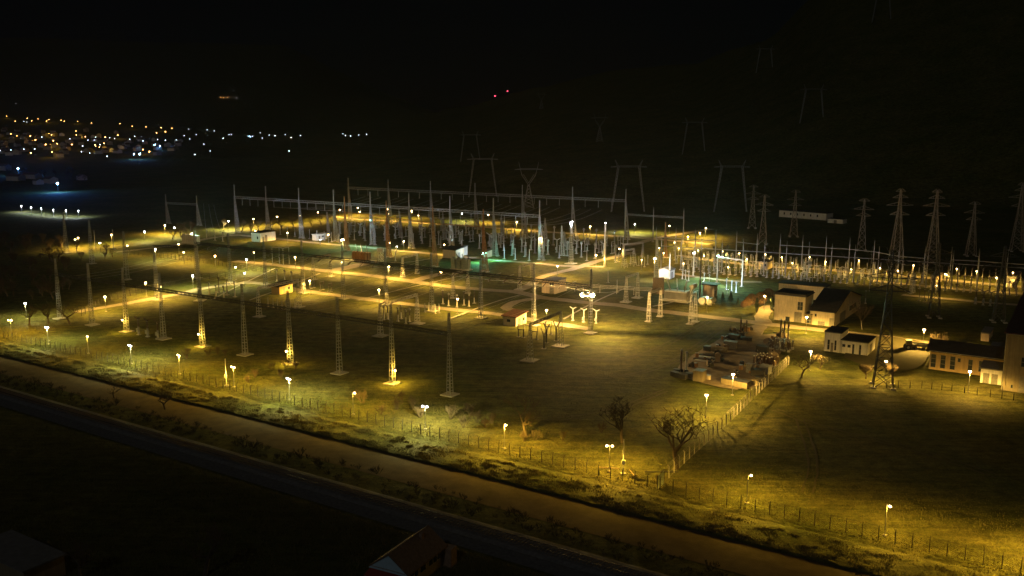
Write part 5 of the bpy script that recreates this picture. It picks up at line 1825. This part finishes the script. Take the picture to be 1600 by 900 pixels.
# ================================================================== TREES
def tree_mesh(seed, h, trunk_h, spread, levels=5, r0=.2, up=.55, kids_n=3, twig=.022):
    """bare winter tree: returns trunk and crown builders"""
    R = random.Random(seed)
    tr, cr = MB(), MB()

    def grow(p, d, L, r, lev):
        b = tr if lev == 0 else cr
        n = 2 if lev < 3 else 1
        q = p
        pts = [p]
        for k in range(n):
            d = (d + Vector((R.uniform(-.22, .22), R.uniform(-.22, .22), R.uniform(-.05, .2)))).normalized()
            e = q + d * L / n
            pts.append(e)
            b.tube(q, e, r * (1 - .3 * k / n), max(twig, r * (1 - .3 * (k + 1) / n)), 6 if lev == 0 else (4 if lev < 3 else 3), cap=False)
            q = e
        if lev >= levels:
            return
        m = kids_n + (2 if lev == 0 else 0) + R.choice((0, 0, 1))
        for i in range(m):
            t = 1.0 if i == 0 else R.uniform(.35, 1.0)
            s = pts[0].lerp(pts[-1], t) if lev else p.lerp(q, .55 + .45 * t)
            ax = Vector((R.uniform(-1, 1), R.uniform(-1, 1), R.uniform(-.2, .5) + up * .6)).normalized()
            nd = (d * (.75 if i == 0 else .35) + ax * spread).normalized()
            grow(s, nd, L * R.uniform(.66, .92), max(twig, r * R.uniform(.45, .6)), lev + 1)
    grow(Vector((0, 0, 0)), Vector((R.uniform(-.06, .06), R.uniform(-.06, .06), 1)).normalized(), trunk_h, r0, 0)
    mz = max(v[2] for v in cr.v)
    k = h / mz
    for b in (tr, cr):
        b.v = [(x * k, y * k, z * k) for x, y, z in b.v]
    return tr, cr


def shrub_mesh(seed, h, n=16, levels=3, spread=.8, twig=.018):
    R = random.Random(seed)
    st, cr = MB(), MB()

    def grow(p, d, L, r, lev):
        e = p + d * L
        (st if lev == 0 else cr).tube(p, e, r, max(twig, r * .6), 3, cap=False)
        if lev >= levels:
            return
        for i in range(R.choice((2, 3, 3))):
            nd = (d + Vector((R.uniform(-1, 1), R.uniform(-1, 1), R.uniform(-.3, .8))) * .65).normalized()
            grow(p.lerp(e, R.uniform(.5, 1)), nd, L * R.uniform(.5, .8), max(twig, r * .6), lev + 1)
    for i in range(n):
        a = R.uniform(0, 6.28)
        q = R.uniform(0, .35)
        d = Vector((math.cos(a) * spread * R.random(), math.sin(a) * spread * R.random(), 1)).normalized()
        grow(Vector((math.cos(a) * q, math.sin(a) * q, 0)), d, h * R.uniform(.3, .5), .035, 0)
    return st, cr


def leafy_mesh(seed, h, r, n, shape="cone", size=.28):
    R = random.Random(seed)
    m = MB()
    for i in range(n):
        t = R.random() ** .8
        if shape == "cone":
            rad = r * (1 - t) * (.85 + .3 * math.sin(t * 26 + R.random())) + .08
        else:
            rad = r * math.sin(math.pi * (.08 + .88 * t)) ** .6
        a = R.uniform(0, 6.28)
        q = rad * (R.random() ** .35)
        c = Vector((math.cos(a) * q, math.sin(a) * q, .25 + t * (h - .3)))
        u = Vector((R.uniform(-1, 1), R.uniform(-1, 1), R.uniform(-.7, .7))).normalized() * size * R.uniform(.6, 1.3)
        w = Vector((R.uniform(-1, 1), R.uniform(-1, 1), R.uniform(-.7, .7))).normalized() * size * .5
        m.poly([c - u, c + w, c + u, c - w], [(0, 1, 2, 3)])
    return m


TREES = {}


def tree_kit(key, *a, bark="bark", crown="twig", **k):
    if key not in TREES:
        t, c = tree_mesh(*a, **k)
        TREES[key] = [("trunk", t.mesh("trunk", M[bark])), ("crown", c.mesh("crown", M[crown]))]
    return TREES[key]


def shrub_kit(key, *a, m="twig", **k):
    if key not in TREES:
        t, c = shrub_mesh(*a, **k)
        TREES[key] = [("stems", t.mesh("stems", M["bark"])), ("crown", c.mesh("crown", M[m]))]
    return TREES[key]


BT = [tree_kit("b%d" % i, 20 + i, 7.5, 1.7, 1.1, levels=5, r0=.22, kids_n=2, up=.25, twig=.022) for i in range(4)]
SH = [shrub_kit("s%d" % i, 40 + i, 2.8, 14, 3) for i in range(4)]
SD = [shrub_kit("d%d" % i, 60 + i, 3.0, 10, 2, spread=1.3, m="scrub", twig=.03) for i in range(3)]
BIG = tree_kit("big", 77, 9.5, 1.7, 1.2, levels=6, r0=.24, kids_n=2, up=.3, twig=.016)
for x, y, s, k, lab in ((46, 508, .95, 0, "bare tree at the left end of the front fence, left of three"), (76, 506, 1.0, 1, "bare tree at the left end of the front fence, middle of three"),
                        (109, 507, 1.15, 2, "bare tree at the left end of the front fence, right of three"), (822, 682, 1.2, 3, "thin bare tree on the dark lawn between two yellow fence lamps"),
                        (1252, 590, .95, 2, "bare tree glowing orange around a lamp beside the white shed"), (1216, 574, .5, 1, "small bare tree just left of the glowing orange tree"),
                        (1281, 577, .6, 0, "small bare tree right of the glowing orange tree")):
    put(BT[k], "bare_tree", lab, "tree", P(x, y), x * .7, None, s)
put(BIG, "bare_tree", "largest bare tree, spreading on the lawn left of the climbing pale fence", "tree", P(1057, 733), .6, None, 1.45)
put(tree_kit("dim", 78, 8.5, 1.7, 1.2, levels=6, r0=.22, kids_n=2, up=.3, twig=.018, crown="scrub"), "bare_tree", "dim bare tree on the dark lawn left of the largest bare tree", "tree", P(972, 692), 2, None, 1.15)
put(tree_kit("birch", 80, 9.5, 4.2, .55, levels=5, r0=.17, bark="birch"), "birch_tree", "pale stemmed birch behind the white shed", "tree", P(1347, 515), 1)
RT = [tree_kit("r%d" % i, 90 + i, 4.2, 1.1, 1.0, levels=4, r0=.16, kids_n=4, twig=.028) for i in range(2)]
put(RT[0], "fruit_tree", "small round bare tree left of the big dark pylon's foot", "tree", P(1353, 592), 0)
put(RT[1], "fruit_tree", "small round bare tree lit orange right of the big dark pylon's foot", "tree", P(1392, 590), 1)
put(SH[1], "shrub", "bare shrub lit orange beside the lamp at the farm track", "shrub", P(1460, 537), 0, None, 1.3)
put(SH[2], "shrub", "second bare shrub at the farm track, right of the lit one", "shrub", P(1475, 538), 2, None, 1.3)
for i, (x, y, s) in enumerate(((292, 560, 1.2), (325, 556, .9), (340, 553, 1.0), (352, 556, .8), (425, 578, .8), (446, 575, 1.0), (462, 577, .9), (440, 590, .9), (566, 630, 1.3),
                               (595, 648, 1.0), (620, 640, 1.1), (628, 625, .8), (645, 640, 1.2), (657, 652, 1.1), (724, 668, 1.2), (705, 655, 1.3), (745, 660, 1.0), (735, 648, 1.1), (758, 668, .9),
                               (768, 662, 1.0), (836, 688, .9), (820, 690, .8), (388, 598, .8), (398, 590, .9), (880, 688, .8), (940, 676, .9))):
    put(SH[i % 4], "shrub", "low tangled bare shrub growing on the lawn between the fence lamps and the front towers", "shrub", P(x, y), i * 1.3, "bare shrubs inside the front fence", s)
CON = [("trunk", MB().tube((0, 0, 0), (0, 0, 1.2), .12, n=6).mesh("trunk", M["bark"])), ("crown", leafy_mesh(3, 4.2, 1.15, 900, "cone", .22).mesh("crown", M["needle"]))]
CYP = [("trunk", MB().tube((0, 0, 0), (0, 0, 1.2), .12, n=6).mesh("trunk", M["bark"])), ("crown", leafy_mesh(4, 5.2, .75, 900, "round", .2).mesh("crown", M["needle"]))]
RUS = [("stems", MB().tube((0, 0, 0), (.2, .1, 2.2), .09, .04, 5).tube((0, 0, 0), (-.4, .2, 2.0), .08, .04, 5).mesh("stems", M["bark"])),
       ("crown", leafy_mesh(5, 4.2, 2.0, 1500, "round", .2).mesh("crown", M["rust_leaf"]))]
for x, y, s, lab in ((1129, 471, .85, "small dark conifer right of the tall hut, left of two"), (1141.5, 473, 1.05, "small dark conifer right of the tall hut, right of two"),
                     (1153, 478, .7, "lowest dark conifer at the left end of the rusty hedge")):
    put(CON, "conifer", lab, "tree", P(x, y), x, None, s)
put(CYP, "cypress", "slim dark cypress left of the orange hedge lamp", "tree", P(1182, 489), 0)
put(CYP, "cypress", "slim dark cypress against the left end of the office block", "tree", P(1206, 486), 1)
for i, (x, y, s) in enumerate(((1168, 479, .8), (1174, 477, 1.0), (1188, 477, 1.15), (1200, 472, 1.2), (1162, 481, .6))):
    put(RUS, "hedge_bush", "rusty leaved bush of the hedge beside the office block, %s of five" % ORD[(1, 2, 3, 4, 0)[i]] , "bush", P(x, y), i, "rusty hedge bushes", s)
# trees around the back lamps
for i, (x, y, s) in enumerate(((378, 362, 1.0), (392, 364, .9), (404, 360, 1.1), (424, 358, 1.0), (440, 360, .9), (458, 357, 1.1), (474, 357, 1.1), (486, 354, .9), (502, 353, 1.1), (518, 350, 1.0), (270, 374, 1.0),
                               (283, 371, 1.2), (296, 368, 1.2), (350, 358, .9))):
    put(BT[i % 4], "bare_tree", "bare tree catching orange light in the row behind the silver gantry's left half", "tree", P(x, y), i, "bare trees behind the silver gantry", s)
for i in range(24):
    x = 1118 + i * 20 + random.uniform(-6, 6)
    put(SD[i % 3], "shrub", "dim bush in the hedge line behind the rear poles", "shrub", P(x, 391 + (x - 1118) * .075 + random.uniform(-2, 2)), i, "hedge behind the rear poles", random.uniform(1.2, 2.0))


def joined(kits_, spots, mat_, name, label, cat):
    """a wood or thicket that reads as one mass"""
    V_, F_, o = [], [], 0
    src = []
    for k in kits_:
        vs, fs = [], []
        for nm, me in [(q[0], q[1]) for q in k]:
            a = np.empty(len(me.vertices) * 3)
            me.vertices.foreach_get("co", a)
            b = len(vs)
            vs += list(a.reshape(-1, 3))
            fs += [tuple(v + b for v in p.vertices) for p in me.polygons]
        src.append((np.array(vs), fs))
    for i, (p, s, r) in enumerate(spots):
        vs, fs = src[i % len(src)]
        c, q = math.cos(r), math.sin(r)
        w = np.column_stack([(vs[:, 0] * c - vs[:, 1] * q) * s + p[0], (vs[:, 0] * q + vs[:, 1] * c) * s + p[1], vs[:, 2] * s + p[2]])
        V_.append(w)
        F_ += [tuple(v + o for v in f) for f in fs]
        o += len(w)
    me = bpy.data.meshes.new(name)
    me.from_pydata(np.concatenate(V_).tolist(), [], F_)
    me.materials.append(mat_)
    return tag(link(name, me, kind="stuff"), label, cat)


sp_ = []
for i in range(650):                                        # thicket between road and railway
    p = FENCE_A + FD * random.uniform(-20, FL) - FN * random.uniform(21.6, 28.4)
    sp_.append((p, random.uniform(.18, .5) * (1 if random.random() < .93 else 1.7), random.uniform(0, 6)))
joined(SD, sp_, M["scrub"], "thicket", "dark bare thicket growing between the road and the railway", "thicket")
sp_ = []
for i in range(120):
    x, y = random.uniform(-40, 235), random.uniform(378, 470)
    if y > 470 - (x + 40) * .12 - 40 and x > 110 or y < 392 and x > 110:
        continue
    sp_.append((P(x, y), random.uniform(.5, 1.1), random.uniform(0, 6)))
joined(BT[:2], sp_, M["twig"], "woodland", "dark bare woodland at the left edge behind the fence", "woodland")
for i, (x, y, s, lab) in enumerate(((320, 900, 1.1, "dark bare tree in the black field at the bottom left"), (125, 905, .8, "second dark bare tree low in the bottom left corner"),
                                    (258, 640, .75, "bare tree silhouetted against the road, right one"), (178, 622, .55, "bare bush silhouetted against the road, left one"))):
    put(BT[i], "bare_tree", lab, "tree", P(x, y), i, None, s)


# ================================================================== GRASS BLADES
def blades(name, label, cat, n, sampler, hh, m, wd=.05):
    pts = np.array([sampler() for _ in range(n)])
    a = RNG.uniform(0, 6.283, n)
    lean = RNG.uniform(0, 6.283, n)
    h = RNG.uniform(hh[0], hh[1], n)
    w = wd * RNG.uniform(.6, 1.5, n)
    k = RNG.uniform(.1, .6, n) * h
    v = np.empty((n, 3, 3))
    v[:, 0] = pts + np.column_stack([np.cos(a) * w, np.sin(a) * w, np.zeros(n)])
    v[:, 1] = pts - np.column_stack([np.cos(a) * w, np.sin(a) * w, np.zeros(n)])
    v[:, 2] = pts + np.column_stack([np.cos(lean) * k, np.sin(lean) * k, h])
    me = bpy.data.meshes.new(name)
    me.vertices.add(n * 3)
    me.vertices.foreach_set("co", v.reshape(-1))
    me.loops.add(n * 3)
    me.loops.foreach_set("vertex_index", np.arange(n * 3, dtype=np.int32))
    me.polygons.add(n)
    me.polygons.foreach_set("loop_start", np.arange(0, n * 3, 3, dtype=np.int32))
    me.materials.append(m)
    me.update(calc_edges=True)
    return tag(link(name, me, kind="stuff"), label, cat)


_clump = [(random.uniform(-30, FL + 30), random.choice((5.2, 6.5, 8, 9.5, 10.8, 11.8)) + random.uniform(-.8, .6), random.uniform(.3, 1.3)) for _ in range(900)]


def verge_pt():
    s, q, r = random.choice(_clump)
    s += random.gauss(0, r)
    q = min(12.6, max(3.0, q + random.gauss(0, r * .6)))
    z = float(np.interp(q, [a for a, _ in VERGE], [b for _, b in VERGE])) - .05
    p = FENCE_A + FD * s - FN * q
    return (p.x, p.y, z)


def lawn_pt():
    s, q = random.uniform(-10, FL + 10), abs(random.gauss(0, 14))
    p = FENCE_A + FD * s + FN * (q - 3.2)
    return (p.x, p.y, -.02)


def field_pt():
    p = P(random.uniform(-60, 900), 660 + 260 * random.random() ** .8)
    q = (p - FENCE_A).dot(-FN)
    if q < 38.5:
        p = p - FN * (38.5 - q + random.uniform(0, 12))
    return (p.x, p.y, -.02)


blades("verge_grass", "rank dry grass on the verge between fence and road", "grass", 100000, verge_pt, (.12, .5), M["straw"])
blades("lawn_grass", "rough tufted grass of the lit lawn inside the front fence", "grass", 80000, lawn_pt, (.1, .32), M["straw"], .06)
blades("field_grass", "dark rough grass of the field below the railway", "grass", 40000, field_pt, (.2, .6), M["straw"], .06)

# ================================================================== THE TOWN
def town_house_kit(seed):
    R = random.Random(seed)
    w, d, h = R.uniform(9, 13), R.uniform(8, 11), R.uniform(4.5, 7.5)
    wl_ = MB().poly([(-w / 2, -d / 2, -2), (w / 2, -d / 2, -2), (w / 2, d / 2, -2), (-w / 2, d / 2, -2), (-w / 2, -d / 2, h), (w / 2, -d / 2, h), (w / 2, d / 2, h), (-w / 2, d / 2, h),
                     (-w / 2, 0, h + 2.6), (w / 2, 0, h + 2.6)], [(0, 1, 5, 4), (1, 2, 6, 9, 5), (2, 3, 7, 6), (3, 0, 4, 8, 7)])
    rf = MB().hexa([(-w / 2 - .5, -d / 2 - .5, h - .2), (w / 2 + .5, -d / 2 - .5, h - .2), (w / 2 + .5, 0, h + 2.65), (-w / 2 - .5, 0, h + 2.65),
                    (-w / 2 - .5, -d / 2 - .5, h), (w / 2 + .5, -d / 2 - .5, h), (w / 2 + .5, 0, h + 2.9), (-w / 2 - .5, 0, h + 2.9)])
    rf.hexa([(-w / 2 - .5, d / 2 + .5, h - .2), (w / 2 + .5, d / 2 + .5, h - .2), (w / 2 + .5, 0, h + 2.66), (-w / 2 - .5, 0, h + 2.66),
             (-w / 2 - .5, d / 2 + .5, h), (w / 2 + .5, d / 2 + .5, h), (w / 2 + .5, 0, h + 2.91), (-w / 2 - .5, 0, h + 2.91)])
    return [("wall", wl_.mesh("wall", M[R.choice(("white", "cream", "pink"))])), ("roof", rf.mesh("roof", M["tile"]))]


TH = [town_house_kit(i) for i in range(5)]


def town_lamp(px, py, col, label, group, r=.8, strength=None, power=0, dz=9.0, kind='S'):
    g = T(px, py + .01)
    d = math.hypot(g.x, g.y)
    b = T(px, py, d * .997)
    b = g
    m = MB()
    m.tube((0, 0, 0), (0, 0, dz - r), .16, .1, 5)
    m.cur = 1
    m.ball((0, 0, dz), r, 8, 5)
    o = link("street_lamp", m.mesh("street_lamp", M["dark_steel"], M[col]), None, b)
    tag(o, label, "street lamp", group)
    if power:
        lamp_light(kind, power, (0, 0, dz + r + .5), o, street=False, radius=1.0)


OG, WG = "orange street lamps of the far town", "white lights of the far town"
for i, (x, y) in enumerate(((10.5, 186), (24, 194), (43, 189), (50, 194), (60, 190.5), (73, 194), (77, 191.5), (96, 193), (101, 194), (121.5, 194.5), (143.5, 197), (188, 200.5), (207, 202), (228.5, 203),
                            (245, 213.5), (252, 204.5), (259, 211.5), (269, 206))):
    town_lamp(x, y, "g_orange", "orange street lamp strung along the hillside road above the far town", "lamps along the road above the far town", .62, power=4000 if i % 3 == 0 else 0)
for i, (x, y) in enumerate(((17.5, 215.5), (27, 218.5), (77, 214.5), (81, 217), (56, 226), (84, 227), (90, 232.5), (113, 233.5), (119, 210.5), (134, 220), (184.5, 217.5), (72, 234), (150, 236), (48, 219),
                            (120, 217), (165, 221), (82, 246.5), (49, 248.5), (224, 242), (234, 246), (345, 155.5), (349, 156), (356, 155.5), (149, 234), (156, 238), (163, 231))):
    town_lamp(x, y, "g_orange", "orange street lamp among the houses of the far town", OG, random.uniform(.5, .75), power=8000 if i % 2 == 0 and y > 200 else 0)
for x, y in ((38, 195), (42, 195.5), (66, 221), (110, 224), (138, 226), (150, 220.5), (148, 226), (157, 233.5), (172, 222), (180, 223), (203, 224), (211, 219), (224, 227), (247, 225), (259, 226), (276, 225),
             (288, 218.5), (295, 207), (297, 224), (307, 216), (324, 208), (335, 209.5), (349, 222.5), (358, 216), (362, 216), (388, 219), (395, 219), (319, 233), (329, 245), (305, 250.5), (38, 241.5),
             (55, 241), (1, 243.5), (18, 243), (128, 245.5), (141, 248), (168, 253.5), (130, 236), (370, 156), (25, 166), (407, 213), (421, 217), (446, 216), (452, 244), (470, 218), (536, 215), (548, 219),
             (561, 217), (573, 216), (540, 218), (430, 218), (410, 222), (455, 221)):
    town_lamp(x, y, "g_town", "tiny white light in the far town and valley", WG, random.uniform(.38, .6))
for x, y, pw in ((210, 249.5, 8000), (219, 249.5, 14000), (250, 235.5, 9000), (242, 234, 0), (391, 219.5, 0)):
    town_lamp(x, y, "g_blue", "bluish white light in the middle of the dark valley", "bluish lights in the valley", .9 if pw > 9000 else .6, power=pw, kind='B')
for x, y in ((33, 318), (48, 320.5), (64, 322), (83, 324), (103, 325), (122, 325.5)):
    b = P(x, y, 6.0)
    b.z = 0
    o = put(PKIT["W"], "lamp_post", "white lamp in the row of six along the dark road at the far left", "lamp post", b, 0, "six white lamps at the far left", .85)
    lamp_light('C', 9000, (.4, -.4, 4.6), o)
used = []
n_ = 0
for i in range(400):
    x, y = random.uniform(-5, 285), random.gauss(225, 11)
    if not (203 < y < 246) or n_ > 85:
        continue
    if x > 170 and random.random() < .55:
        continue
    g = T(x, y)
    if any((g - q).length < 20 for q in used):
        continue
    used.append(g)
    n_ += 1
    put(TH[n_ % 5], "house", "small pitched roof house among the street lamps of the far town", "house", g, random.uniform(0, 3.1), "houses of the far town")
# the blue lit hamlet at the left edge
for x, y, w, d, h, lab in ((80, 286, 14, 8, 5, "low building beside the dazzling blue light"), (25, 282, 16, 9, 5, "pale low building at the left end of the blue lit hamlet"), (50, 279, 18, 9, 5, "long low building in the middle of the blue lit hamlet"),
                           (60, 288, 8, 7, 4, "small house below the long low building of the blue hamlet"), (128, 281, 12, 8, 4.5, "small building right of the blue light"), (5, 266, 18, 9, 6, "building at the left picture edge over the blue hamlet")):
    g = P(x, y)
    o = put(TH[int(x) % 5], "house", lab, "house", g, ANG + random.uniform(-.4, .4), "blue lit hamlet", (w / 11, d / 9.5, h / 6))
for x, y, pw, lab in ((90, 286.5, 40000, "dazzling blue light of the hamlet"), (28, 263.5, 26000, "blue light over the left end of the hamlet")):
    b = P(x, y, 8)
    b.z = 0
    o = thing("floodlight_pole", lab, "lamp post", b)
    link("pole", MB().tube((0, 0, 0), (0, 0, 7.4), .16, .12, 6).mesh("pole", M["dark_steel"]), o)
    link("lens", MB().ball((0, 0, 8), .8, 8, 5).mesh("lens", M["g_blue"]), o)
    lamp_light('B', pw, (0, -1.5, 8.5), o, street=False, radius=.8)
for i, (x, y, s) in enumerate(((111, 277, 1.6), (105, 279, 1.3), (133, 283, 1.2), (120, 284, 1.0), (40, 276, 1.5), (70, 278, 1.4), (88, 277, 1.5), (15, 276, 1.4))):
    put(BT[i % 4], "bare_tree", "bare tree lit bluish in the hamlet at the far left", "tree", P(x, y), i, "trees of the blue hamlet", s)

# ================================================================== NIGHT AIR
hz_b = MB().box(-14100, 14100, -14100, 14100, -1.5, 1300)
m = bpy.data.materials.new("night_air")
m.use_nodes = True
m.node_tree.nodes.clear()
pv = m.node_tree.nodes.new("ShaderNodeVolumePrincipled")
pv.inputs["Density"].default_value = 0.000035
pv.inputs["Anisotropy"].default_value = .8
pv.inputs["Color"].default_value = (.9, .93, 1, 1)
oo = m.node_tree.nodes.new("ShaderNodeOutputMaterial")
m.node_tree.links.new(pv.outputs[0], oo.inputs[1])
link("haze", hz_b.mesh("haze", m), kind="stuff")
